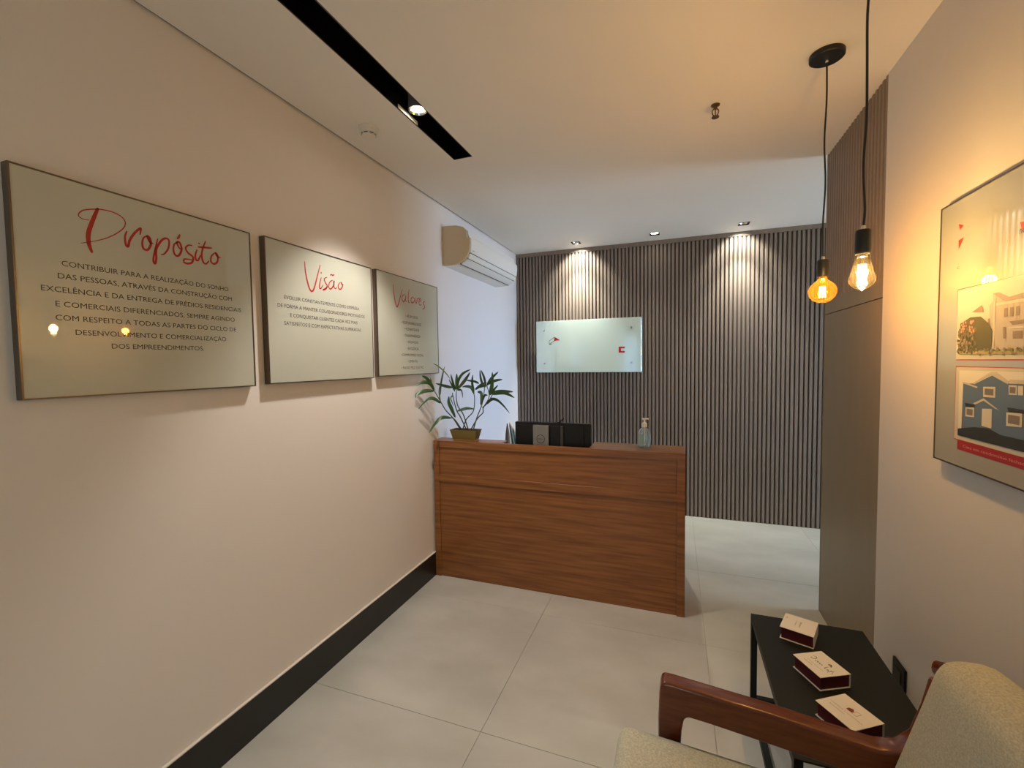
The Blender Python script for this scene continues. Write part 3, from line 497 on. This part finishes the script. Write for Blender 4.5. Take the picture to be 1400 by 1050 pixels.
bm = bmesh.new(); put_text(bm, 'Casa em condomínio fechado', (X - 4 * E0, 1.60, 1.3135), (0, -1, 0), (0, 0, 1), 0.27, 0.009); part('caption_lettering', bm, mat('pink_print', (0.65, 0.30, 0.28), 0.5), t, 'pale caption lettering')
layer('emblem', [HLOGO[1], [(1.797, 1.995), (1.772, 1.985), (1.790, 1.975)], [(1.795, 1.945), (1.768, 1.948), (1.793, 1.917)]], (0.45, 0.02, 0.015), E0, 'red fragments of a roof-shaped emblem')
bm = bmesh.new(); put_text(bm, 'nd', (X - E0, 1.521, 1.905), (0, -1, 0), (0, 0, 1), 0.022, 0.02); part('emblem_lettering', bm, M_ink, t); bm = bmesh.new(); put_text(bm, 'c', (X - E0, 1.792, 1.862), (0, -1, 0), (0, 0, 1), 0.010, 0.012); part('emblem_lettering', bm, M_ink, t)

# glass name plate on the slatted wall
yp = D - 0.072
t = thing('glass_plate', 'pale green glass company plate fixed to the slatted wall by standoffs', 'sign', (0.81, D, 1.4715))
part('glass_panel', B(0.252, 1.370, yp, yp + 0.009, 1.4715, 2.031, 0.0012), M_plate, t)
for (x, z) in ((0.342, 1.929), (1.270, 1.929), (0.345, 1.570), (1.270, 1.570)):
    bm = lathe([(0.001, 0.003), (0.010, 0.003), (0.011, 0.0), (0.008, 0.0), (0.008, -0.068), (0.001, -0.068)], 0, 0, 18)
    bmesh.ops.transform(bm, matrix=Matrix.Translation((x - 0.81, yp - D, z - 1.4715)) @ Matrix.Rotation(math.pi / 2, 4, 'X'), verts=bm.verts[:])
    lpart('standoff', bm, M_chrome, t, auto=True)
V0 = (0, yp - 0.0006, 0); UX, UZ = (1, 0, 0), (0, 0, 1)
bm = bmesh.new(); poly2(bm, [(0.461, 1.857), (0.520, 1.821), (0.478, 1.818), (0.452, 1.812)], V0, UX, UZ); part('emblem', bm, mat('sign_red', (0.40, 0.004, 0.012), 0.35), t, 'red roof mark'); bm = bmesh.new(); poly2(bm, PLATE[3][:1] + [(1.2045, 1.732), (1.2045, 1.716), (1.166, 1.716), (1.166, 1.690), (1.2045, 1.690), (1.2045, 1.672), (1.1416, 1.672)], V0, UX, UZ)
part('emblem', bm, mat('sign_red', (0.40, 0.004, 0.012), 0.35), t, 'red end letter')
bm = bmesh.new()
for q in ([(0.461, 1.857), (0.400, 1.815)], [(0.400, 1.815), (0.400, 1.779), (0.43, 1.779)], [(0.400, 1.779), (0.452, 1.812)]): ribbon(bm, q, 0.005, V0, UX, UZ, 2, False)
part('emblem_outline', bm, M_ink, t, 'dark outline of the roof mark')

# ================================================================== AIR CONDITIONER
AY0, AY1 = 3.10, 4.17
t = thing('air_conditioner', 'white split air conditioner high on the left wall', 'air conditioner', (0.0, (AY0 + AY1) / 2, 2.343))
prof = [(0.001, 2.343), (0.10, 2.344), (0.140, 2.352), (0.180, 2.378), (0.208, 2.412), (0.218, 2.45), (0.222, 2.49), (0.220, 2.530), (0.200, 2.585), (0.175, 2.615), (0.12, 2.632), (0.05, 2.640), (0.001, 2.640)]
part('body', prism(prof, 'y', AY0 + 0.008, AY1 - 0.008), M_white, t, auto=True)
capf = [(0.001, 2.341), (0.105, 2.341), (0.146, 2.350), (0.188, 2.378), (0.216, 2.412), (0.229, 2.45), (0.235, 2.49), (0.234, 2.533), (0.211, 2.536), (0.206, 2.590), (0.178, 2.620), (0.12, 2.638), (0.05, 2.643), (0.001, 2.643)]
for a, b in ((AY0, AY0 + 0.014), (AY1 - 0.014, AY1)): part('end_cap', prism(capf, 'y', a, b, bev=0.002, seg=1), M_cream if a == AY0 else M_white, t, 'cream side cover' if a == AY0 else None, auto=True)  # near cap cream, far cap white
part('front_panel', prism([(0.222, 2.534), (0.205, 2.592), (0.211, 2.594), (0.216, 2.536), (0.237, 2.534), (0.238, 2.49), (0.2345, 2.440), (0.2305, 2.425), (0.222, 2.43), (0.226, 2.49)], 'y', AY0 + 0.015, AY1 - 0.015), M_white, t, auto=True)
part('lower_rail', prism([(0.213, 2.412), (0.2285, 2.4195), (0.219, 2.395), (0.206, 2.385), (0.200, 2.392)], 'y', AY0 + 0.015, AY1 - 0.015), M_white, t, auto=True)
part('air_vane', prism([(0.196, 2.388), (0.203, 2.381), (0.180, 2.362), (0.150, 2.3465), (0.148, 2.354), (0.176, 2.370)], 'y', AY0 + 0.02, AY1 - 0.02), M_white, t, auto=True)
part('vent_gap_shade', prism([(0.2215, 2.4235), (0.2295, 2.4235), (0.2285, 2.4205), (0.2205, 2.4180)], 'y', AY0 + 0.014, AY1 - 0.014), M_dark, t)  # solid dark strips paint in the shade of the gaps between the panels
part('vent_gap_shade', prism([(0.197, 2.3905), (0.2050, 2.3840), (0.2035, 2.3815), (0.1960, 2.3885)], 'y', AY0 + 0.014, AY1 - 0.014), M_dark, t)
part('vent_gap_shade', prism([(0.1480, 2.3530), (0.1500, 2.3460), (0.1430, 2.3435), (0.1400, 2.3510)], 'y', AY0 + 0.014, AY1 - 0.014), M_dark, t)
part('badge', B(0.2345, 0.2352, AY0 + 0.04, AY0 + 0.075, 2.443, 2.447), mat('badge_print', (0.35, 0.12, 0.10), 0.5), t)

# ================================================================== RECEPTION DESK
DT = 1.020; DF = 2.865; DX0, DX1 = 0.0155, 1.755
t = thing('reception_desk', 'long brown wooden reception desk with panelled front against the left wall', 'desk', (0.885, 3.15, 0.0))
part('left_stile', B(DX0, 0.060, DF, DF + 0.03, 0.0, DT - 0.0005, 0.001), M_wood, t)
part('right_stile', B(1.708, DX1, DF, DF + 0.03, 0.0, DT - 0.0005, 0.001), M_wood, t)
part('top_rail', B(0.060, 1.708, DF, DF + 0.03, 0.972, DT - 0.0005, 0.001), M_wood, t)
part('middle_rail', B(0.060, 1.708, DF, DF + 0.03, 0.715, 0.768, 0.001), M_wood, t)
part('front_panel', B(0.060, 1.708, DF + 0.011, DF + 0.03, 0.768, 0.972), M_wood, t, 'narrow recessed upper front panel')
part('front_panel', B(0.060, 1.708, DF + 0.011, DF + 0.03, 0.0, 0.715), M_wood, t, 'tall recessed lower front panel')
part('ledge', B(DX0, 0.555, DF + 0.030, 3.00, DT - 0.045, DT, 0.001), M_wood, t, 'short left piece of the raised ledge')
part('ledge', B(1.165, DX1, DF + 0.030, 3.115, DT - 0.045, DT, 0.001), M_wood, t, 'right piece of the raised ledge')
part('side_panel', B(DX1 - 0.045, DX1, DF + 0.030, 3.50, 0.0, 0.75), M_wood, t)
part('side_panel', B(DX1 - 0.045, DX1, DF + 0.030, 3.115, 0.75, DT - 0.0455), M_wood, t)
part('side_panel', B(DX0, DX0 + 0.045, DF + 0.030, 3.50, 0.0, 0.75), M_wood, t)
part('side_panel', B(DX0, DX0 + 0.045, DF + 0.030, 3.00, 0.75, DT - 0.0455), M_wood, t)
part('worktop', B(DX0 + 0.0455, DX1 - 0.0455, DF + 0.030, 3.50, 0.725, 0.75, 0.001), M_wood, t)

# monitor behind the desk front, seen from the back
t = thing('monitor', 'black computer monitor seen from behind on the reception desk', 'monitor', (0.90, 3.12, 0.75))
my = 2.965
part('screen_case', B(0.625, 1.165, my, my + 0.035, 0.865, 1.166, 0.006, 2), M_mon, t, auto=True)
part('case_back', B(0.66, 1.12, my - 0.012, my, 0.90, 1.150, 0.005, 2), M_mon, t, auto=True)
stand = part('stand_column', B(0.768, 0.880, my - 0.034, my - 0.012, 0.80, 1.150, 0.004, 2), M_silver, t, 'grey stand column with a round logo', auto=True)
bm = bmesh.new(); R0 = [bm.verts.new((0.824 + 0.030 * math.cos(a * math.pi / 16), my - 0.0346, 1.055 + 0.030 * math.sin(a * math.pi / 16))) for a in range(32)]; R1 = [bm.verts.new((0.824 + 0.027 * math.cos(a * math.pi / 16), my - 0.0346, 1.055 + 0.027 * math.sin(a * math.pi / 16))) for a in range(32)]
for a in range(32): bm.faces.new((R0[a], R0[(a + 1) % 32], R1[(a + 1) % 32], R1[a]))
put_text(bm, 'DELL', (0.824, my - 0.0346, 1.055), (1, 0, 0), (0, 0, 1), 0.040, 0.011)
part('round_logo', bm, M_mon, stand, 'dark ring with lettering')
part('cable_cover', B(0.890, 0.955, my - 0.028, my - 0.012, 0.80, 1.148, 0.004, 2), M_mon, t, auto=True)
part('cable_strip', B(0.957, 0.982, my - 0.026, my - 0.012, 0.80, 1.148, 0.003, 1), mat('dim_strip', (0.035, 0.036, 0.032), 0.4), t)
part('stand_foot', B(0.72, 1.02, my - 0.034, 3.18, 0.7515, 0.765, 0.003), M_mon, t)
part('stand_neck', B(0.80, 0.98, my - 0.012, my + 0.02, 0.765, 0.90), M_mon, t)
t = thing('web_camera', 'small dark stick camera tilted on top of the monitor', 'camera', (0.95, my + 0.01, 1.1665))
part('camera_body', tube([(0.945, my + 0.01, 1.169), (0.965, my + 0.01, 1.186), (0.978, my + 0.01, 1.197)], [0.005, 0.004, 0.003], 8), M_mon, t)
part('camera_base', B(0.930, 0.962, my + 0.002, my + 0.02, 1.1665, 1.171, 0.001), M_mon, t)
# hand sanitizer
bx_, by_ = 1.508, 3.0
t = thing('sanitizer_bottle', 'clear hand sanitizer bottle with white pump on the desk end', 'bottle', (bx_, by_, DT))
z = DT + 0.0008
bp = [(0.030, 0.000), (0.0385, 0.004), (0.040, 0.012), (0.040, 0.088), (0.037, 0.103), (0.028, 0.118), (0.015, 0.129), (0.0135, 0.136)]
part('bottle_body', lathe([(a, z + b) for a, b in bp], bx_, by_, 32, sx=1.0, sy=0.62), M_bottle, t, smooth=True)
part('gel', lathe([(a - 0.003, z + b + (0.003 if i == 0 else 0)) for i, (a, b) in enumerate(bp[:4])] + [(0.036, z + 0.090)], bx_, by_, 32, sx=1.0, sy=0.60), M_gel, t, 'clear bluish gel', smooth=True)
bm = bmesh.new(); box(bm, bx_ - 0.0335, bx_ + 0.001, by_ - 0.0262, by_ - 0.0255, z + 0.016, z + 0.086); part('label', bm, mat('blue_label', (0.26, 0.42, 0.48), 0.4), t, 'blue label half')
part('dip_tube', tube([(bx_, by_, z + 0.012), (bx_, by_, z + 0.13)], 0.0028, 8), M_white, t)
part('pump_collar', lathe([(0.0165, z + 0.134), (0.017, z + 0.137), (0.0165, z + 0.157), (0.010, z + 0.163), (0.0055, z + 0.166), (0.0055, z + 0.182)], bx_, by_, 24), M_white, t, auto=True)
part('pump_head', B(bx_ - 0.015, bx_ + 0.027, by_ - 0.006, by_ + 0.006, z + 0.1825, z + 0.1915, 0.003, 2), M_white, t, auto=True)

# small ornaments and stationery left of the monitor
t = thing('wooden_cone', 'small brown pointed ornament behind the desk ledge left of the monitor', 'ornament', (0.500, 3.14, 0.7508))
part('cone_body', lathe([(0.030, 0.751), (0.028, 0.80), (0.020, 0.98), (0.016, 1.05), (0.003, 1.125)], 0.500, 3.14, 6), M_brown, t)
t = thing('brochure_holder', 'white leaflet stand next to the black monitor', 'leaflet holder', (0.60, 3.07, 0.7508))
part('leaflet', prism([(0.560, 0.751), (0.610, 0.751), (0.600, 1.06), (0.545, 1.155)], 'y', 3.06, 3.075), M_card, t)
part('leaflet', prism([(0.600, 0.751), (0.640, 0.751), (0.628, 1.03), (0.602, 1.05)], 'y', 3.05, 3.058), M_card, t)
for k, (x0, x1) in enumerate(((0.585, 0.560), (0.612, 0.585))):
    p = thing('pen', ('upper', 'lower')[k] + ' teal pen leaning by the white leaflet stand', 'pen', (x0, 3.035, 0.7508), 0, 'teal pens beside the monitor')
    part('barrel', tube([(x0 + 0.03, 3.035, 0.756), (x1, 3.035, 1.12 - k * 0.035)], 0.006, 8), M_teal, p)
    part('tip', tube([(x1, 3.035, 1.12 - k * 0.035), (x1 - 0.003, 3.035, 1.14 - k * 0.035)], [0.005, 0.002], 8), M_mon, p)

# ================================================================== LUCKY BAMBOO
pc = (0.245, 2.985)
t = thing('potted_bamboo', 'bamboo plant with arching green leaves in an olive rectangular pot', 'plant', (pc[0], pc[1], DT))
def frustum(x, y, z0, z1, a0, b0, a1, b1, bm=None):
    bm = bm or bmesh.new(); L = [bm.verts.new((x + s * a0, y + r * b0, z0)) for s, r in ((-1, -1), (1, -1), (1, 1), (-1, 1))]; U = [bm.verts.new((x + s * a1, y + r * b1, z1)) for s, r in ((-1, -1), (1, -1), (1, 1), (-1, 1))]
    bm.faces.new(L); bm.faces.new(U)
    for i in range(4): bm.faces.new((L[i], L[(i + 1) % 4], U[(i + 1) % 4], U[i]))
    return bm
PY = 2.945
bm = frustum(pc[0], PY, DT + 0.010, DT + 0.080, 0.091, 0.036, 0.107, 0.052)
bm.faces.ensure_lookup_table(); topf = bm.faces[1]
r_ = bmesh.ops.inset_individual(bm, faces=[topf], thickness=0.006); bmesh.ops.translate(bm, verts=topf.verts[:], vec=(0, 0, -0.010))
bmesh.ops.bevel(bm, geom=[e for e in bm.edges if e.calc_face_angle(0) > 0.9], offset=0.002, segments=2, affect='EDGES')
part('pot', bm, M_pot, t, 'olive brown glazed rectangular pot', auto=True)
part('pot_foot', B(pc[0] - 0.088, pc[0] + 0.088, PY - 0.033, PY + 0.033, DT + 0.0005, DT + 0.010, 0.002), M_potlip, t, 'yellowish unglazed foot')
bm = bmesh.new(); NX, NY = 24, 10; g = []
rs = random.Random(3)
for i in range(NX + 1):
    g.append([bm.verts.new((pc[0] - 0.098 + 0.196 * i / NX, PY - 0.045 + 0.09 * j / NY, DT + 0.069 + rs.uniform(0, 0.009))) for j in range(NY + 1)])
for i in range(NX):
    for j in range(NY): bm.faces.new((g[i][j], g[i + 1][j], g[i + 1][j + 1], g[i][j + 1]))
o = part('soil', bm, M_soil, t); o['kind'] = 'stuff'
for k, s in enumerate(STEMS):
    base_y = PY + 0.015 * ((k % 3) - 1); pts = []
    for i, (x, y, z) in enumerate(s):
        f = max(0.0, min(1.0, (z - (DT + 0.07)) / 0.12)) if k < 7 else 1.0
        pts.append((max(x, 0.03), base_y + (y - base_y) * f, z))
    if k < 7: pts[0] = (pts[0][0], base_y, DT + 0.072)
    P = spline(pts, 5); n = len(P)
    part('stem', tube(P, [0.0048 - 0.002 * i / n for i in range(n)], 8), M_stem, t, smooth=True)
def leaf(pts, k, wmax):
    P = spline(pts, 5); n = len(P); out = rs.uniform(-0.04, 0.03); bm = bmesh.new(); Lp = None; tw = rs.uniform(-0.7, 0.7)
    for i, p in enumerate(P):
        f = i / (n - 1); c = Vector((max(p.x, 0.022), p.y + out * f, p.z))
        d = (P[min(i + 1, n - 1)] - P[max(i - 1, 0)]).normalized(); side = d.cross(Vector((0, 1, 0))).normalized()
        side = (side * math.cos(tw) + Vector((0, 1, 0)) * math.sin(tw)).normalized(); nrm = d.cross(side)
        w = wmax * (math.sin(math.pi * min(1, f ** 0.8)) ** 0.75 if 0 < f < 1 else 0.02) + 0.0008
        row = [bm.verts.new(c - side * w / 2), bm.verts.new(c + nrm * w * 0.14), bm.verts.new(c + side * w / 2)]
        if Lp:
            for a in (0, 1): bm.faces.new((Lp[a], Lp[a + 1], row[a + 1], row[a]))
        Lp = row
    return bm
for k, s in enumerate(LEAVES):
    L = sum(math.dist(a, b) for a, b in zip(s, s[1:]))
    part('leaf', leaf(s, k, min(0.027, 0.10 * L + 0.009) if k != 6 else 0.016), M_leafy if k == 6 else M_leaf, t, 'yellowish leaf' if k == 6 else None, smooth=True)

# ================================================================== SIDE TABLE
TX0, TX1, TY0, TY1, TH = 2.028, 2.457, 1.46, 2.262, 0.41
t = thing('side_table', 'low black metal side table beside the right wall', 'table', ((TX0 + TX1) / 2, (TY0 + TY1) / 2, 0))
part('table_top', B(TX0, TX1, TY0, TY1, TH - 0.006, TH, 0.001), M_table, t)
q = 0.025
for x in (TX0, TX1 - q):
    for y in (TY0, TY1 - q): part('leg', B(x, x + q, y, y + q, 0.0, TH - 0.0065, 0.001), M_table, t)
for y in (TY0, TY1 - q): part('floor_rail', B(TX0 + q, TX1 - q, y, y + q, 0.0, q, 0.001), M_table, t)
for x in (TX0, TX1 - q):
    part('floor_rail', B(x, x + q, TY0 + q, TY1 - q, 0.0, q, 0.001), M_table, t)
    part('top_rail', B(x, x + q, TY0 + q, TY1 - q, TH - 0.0065 - q, TH - 0.0065, 0.001), M_table, t)
# card boxes
def card_box(x, y, rz, label, kind, L=0.120, Dp=0.129, h=0.050):
    t = thing('card_box', label, 'box', (x, y, TH + 0.0005), rz, 'business card boxes on the side table')
    e = 0.0018; g = 0.005
    lpart('lower_cover', B(-L / 2, L / 2, -Dp / 2, Dp / 2, 0, e), M_card, t)
    lpart('upper_cover', B(-L / 2, L / 2, -Dp / 2, Dp / 2, h - e, h), M_card, t)
    lpart('spine', B(L / 2 - e, L / 2, -Dp / 2, Dp / 2, e, h - e), M_card, t)
    lpart('inner_box', B(-L / 2 + g, L / 2 - e, -Dp / 2 + g, Dp / 2 - g, e, h - e), M_maroon, t, 'dark maroon inner box')
    M_g = mat('grey_print', (0.20, 0.18, 0.16), 0.5); zt = h + 0.0003; bm = bmesh.new()
    u, v = (0, -1, 0), (1, 0, 0)                     # reading direction runs from the far short edge toward the near one
    if kind == 0:
        put_text(bm, 'bloom', (0.005, 0.0, zt), (0, -1, 0), (1, 0, 0), 0.045, 0.008); put_text(bm, 'imobiliária', (-0.012, 0.0, zt), u, v, 0.045, 0.004); put_text(bm, 'loft', (-0.048, 0.03, zt), u, v, 0.012, 0.006)
        lpart('print', bm, M_g, t, 'faint grey print')
    elif kind == 1:
        for s in ([(0.045, 0.012), (0.038, 0.02), (0.030, 0.015), (0.030, 0.002), (0.038, -0.002), (0.040, 0.006)], [(0.022, 0.006), (0.018, -0.001), (0.013, 0.007), (0.010, 0.0), (0.004, 0.006), (0.0, 0.0), (-0.005, 0.006), (-0.010, 0.0)], [(-0.020, 0.018), (-0.022, 0.0), (-0.030, 0.0)], [(-0.034, 0.006), (-0.037, 0.0), (-0.031, 0.002), (-0.034, 0.006)], [(-0.046, 0.020), (-0.042, 0.0), (-0.044, -0.008)], [(-0.038, 0.010), (-0.050, 0.011)], [(-0.050, 0.006), (-0.056, -0.001)]):
            ribbon(bm, [(a, b - 0.006) for a, b in s], 0.0022, (0, 0, zt), (0, 1, 0), (1, 0, 0), 4)
        for s in ([(-0.006, 0.024), (-0.012, 0.030), (-0.020, 0.026)], [(-0.008, 0.022), (-0.016, 0.024), (-0.024, 0.020)]): ribbon(bm, s, 0.004, (0, 0, zt), (0, 1, 0), (1, 0, 0), 4)
        put_text(bm, 'residencial  apartamentos', (-0.024, 0.0, zt), u, v, 0.075, 0.003)
        put_text(bm, 'lançamento', (-0.036, 0.018, zt), u, v, 0.036, 0.004)
        lpart('print', bm, M_ink, t, 'dark script logo with small lettering')
    else:
        put_text(bm, 'imobiliária e construtora', (-0.010, 0.0, zt), u, v, 0.105, 0.004); put_text(bm, 'apartamentos', (-0.024, 0.02, zt), u, v, 0.05, 0.004)
        lpart('print', bm, M_g, t, 'small grey lettering')
        bm = bmesh.new(); poly2(bm, [(0.012, 0.003), (0.012, 0.016), (0.002, 0.022), (-0.006, 0.014), (-0.006, 0.003)], (0, 0, zt), (0, 1, 0), (1, 0, 0)); lpart('emblem', bm, mat('emblem_brown', (0.22, 0.05, 0.03), 0.5), t, 'small brown house emblem')
        bm = bmesh.new()
        for s in ([(-0.008, 0.003), (-0.008, 0.024)], [(-0.008, 0.024), (-0.022, 0.024)], [(-0.022, 0.024), (-0.022, 0.003)], [(-0.022, 0.003), (-0.008, 0.003)]): ribbon(bm, s, 0.001, (0, 0, zt), (0, 1, 0), (1, 0, 0), 2, False)
        lpart('emblem_outline', bm, M_g, t)
card_box(2.192, 2.135, math.radians(-21), 'white and maroon card box farthest from the chair, turned toward the desk', 0)
card_box(2.204, 1.879, math.radians(27.5), 'white and maroon card box with dark script logo, middle of three', 1)
card_box(2.219, 1.647, math.radians(33), 'white and maroon card box nearest the armrest, with small brown emblem', 2)
# wall socket
t = thing('wall_socket', 'square black wall socket low on the right wall behind the table', 'socket', (W, 2.15, 0.315))
part('cover_plate', B(W - 0.010, W - 0.0005, 2.100, 2.200, 0.262, 0.362, 0.002), M_mon, t)
part('socket_insert', B(W - 0.0125, W - 0.010, 2.125, 2.175, 0.287, 0.337, 0.001), M_table, t)

# ================================================================== ARMCHAIR
t = thing('armchair', 'mid-century armchair with mahogany arms and greenish linen cushions', 'armchair', (1.95, 1.07, 0))
def cushion(x0, x1, y0, y1, z0, z1, r):
    bm = B(x0, x1, y0, y1, z0, z1, r, 5)
    return bm
def arm(ys_, nm):
    y0, y1 = ys_
    pts = [(1.652, 0.520), (1.655, 0.600), (1.659, 0.628), (1.668, 0.637), (1.690, 0.636), (1.95, 0.612), (2.12, 0.590), (2.19, 0.582), (2.235, 0.592), (2.268, 0.625), (2.290, 0.70), (2.305, 0.775), (2.345, 0.775), (2.340, 0.70), (2.325, 0.60), (2.300, 0.530), (2.235, 0.500), (2.12, 0.505), (1.95, 0.524), (1.79, 0.541), (1.735, 0.545), (1.724, 0.535), (1.718, 0.500), (1.690, 0.0), (1.655, 0.0)]
    o = part(nm, prism([(a, b) for a, b in pts], 'y', y0, y1, bev=0.009, seg=4), M_cw, t, auto=True)
for ys_ in ((1.340, 1.396), (0.744, 0.800)):
    arm(ys_, 'arm_frame')
    part('rear_leg', prism([(2.300, 0.540), (2.345, 0.56), (2.430, 0.0), (2.400, 0.0)], 'y', ys_[0] + 0.008, ys_[1] - 0.008, bev=0.006, seg=2), M_cw, t, auto=True)
rail = []
for i in range(25):
    f = i / 24; y = 1.405 - f * 0.67; s = math.sin(math.pi * f); rail.append((2.325 + 0.135 * s ** 0.8, y, 0.790 + 0.012 * s))
bm = bmesh.new(); prev = None
for i, p in enumerate(rail):
    e = 0.5 + 0.5 * math.sin(math.pi * i / 24) ** 0.35; ring = [bm.verts.new((p[0] + 0.018 * e * math.cos(a * math.pi / 6), p[1], p[2] + 0.040 * e * math.sin(a * math.pi / 6))) for a in range(12)]
    if prev:
        for a in range(12): bm.faces.new((prev[a], prev[(a + 1) % 12], ring[(a + 1) % 12], ring[a]))
    else: bm.faces.new(ring)
    prev = ring
bm.faces.new(prev); part('back_rail', bm, M_cw, t, smooth=True)
part('seat_rail', B(1.66, 1.70, 0.800, 1.340, 0.31, 0.37, 0.004), M_cw, t)
part('seat_rail', B(2.27, 2.31, 0.800, 1.340, 0.29, 0.35, 0.004), M_cw, t)
for y in (0.802, 1.312): part('seat_rail', B(1.70, 2.27, y, y + 0.026, 0.31, 0.36, 0.004), M_cw, t)
# cushions: bevelled blocks with a little crown
def soft(bm, fn):
    bmesh.ops.subdivide_edges(bm, edges=[e for e in bm.edges if e.calc_length() > 0.06], cuts=7, use_grid_fill=True)
    for v in bm.verts: v.co = fn(v.co)
    return bm
def seatf(c):
    f = (c.x - 1.54) / 0.70; u = (c.x - 1.875) / 0.33; w = (c.y - 1.065) / 0.265
    z = c.z + 0.010 * max(0, 1 - u * u) * max(0, 1 - w * w) * (1 if c.z > 0.43 else 0) - 0.045 * f
    return Vector((c.x, c.y, z))
part('seat_cushion', soft(B(1.54, 2.21, 0.803, 1.333, 0.372, 0.503, 0.040, 5), seatf), M_fab, t, 'thick linen seat cushion', smooth=True)
def backf(c):
    # block built upright: x thickness 0..0.12, z 0..0.44 ; leaned back and crowned
    h = c.z / 0.44; w = (c.y - 1.066) / 0.262
    x = 2.168 + c.x * 1.0 + 0.125 * h + 0.045 * h * h * 0 - 0.012 * max(0, 1 - w * w) * (1 if c.x < 0.06 else -1)
    return Vector((x, c.y, 0.452 + c.z + (0.018 * (1 - w * w) if c.z > 0.3 else 0)))
part('back_cushion', soft(B(0.0, 0.115, 0.804, 1.328, 0.0, 0.425, 0.045, 5), backf), M_fab, t, 'thick linen back cushion', smooth=True)

bpy.context.view_layer.update()
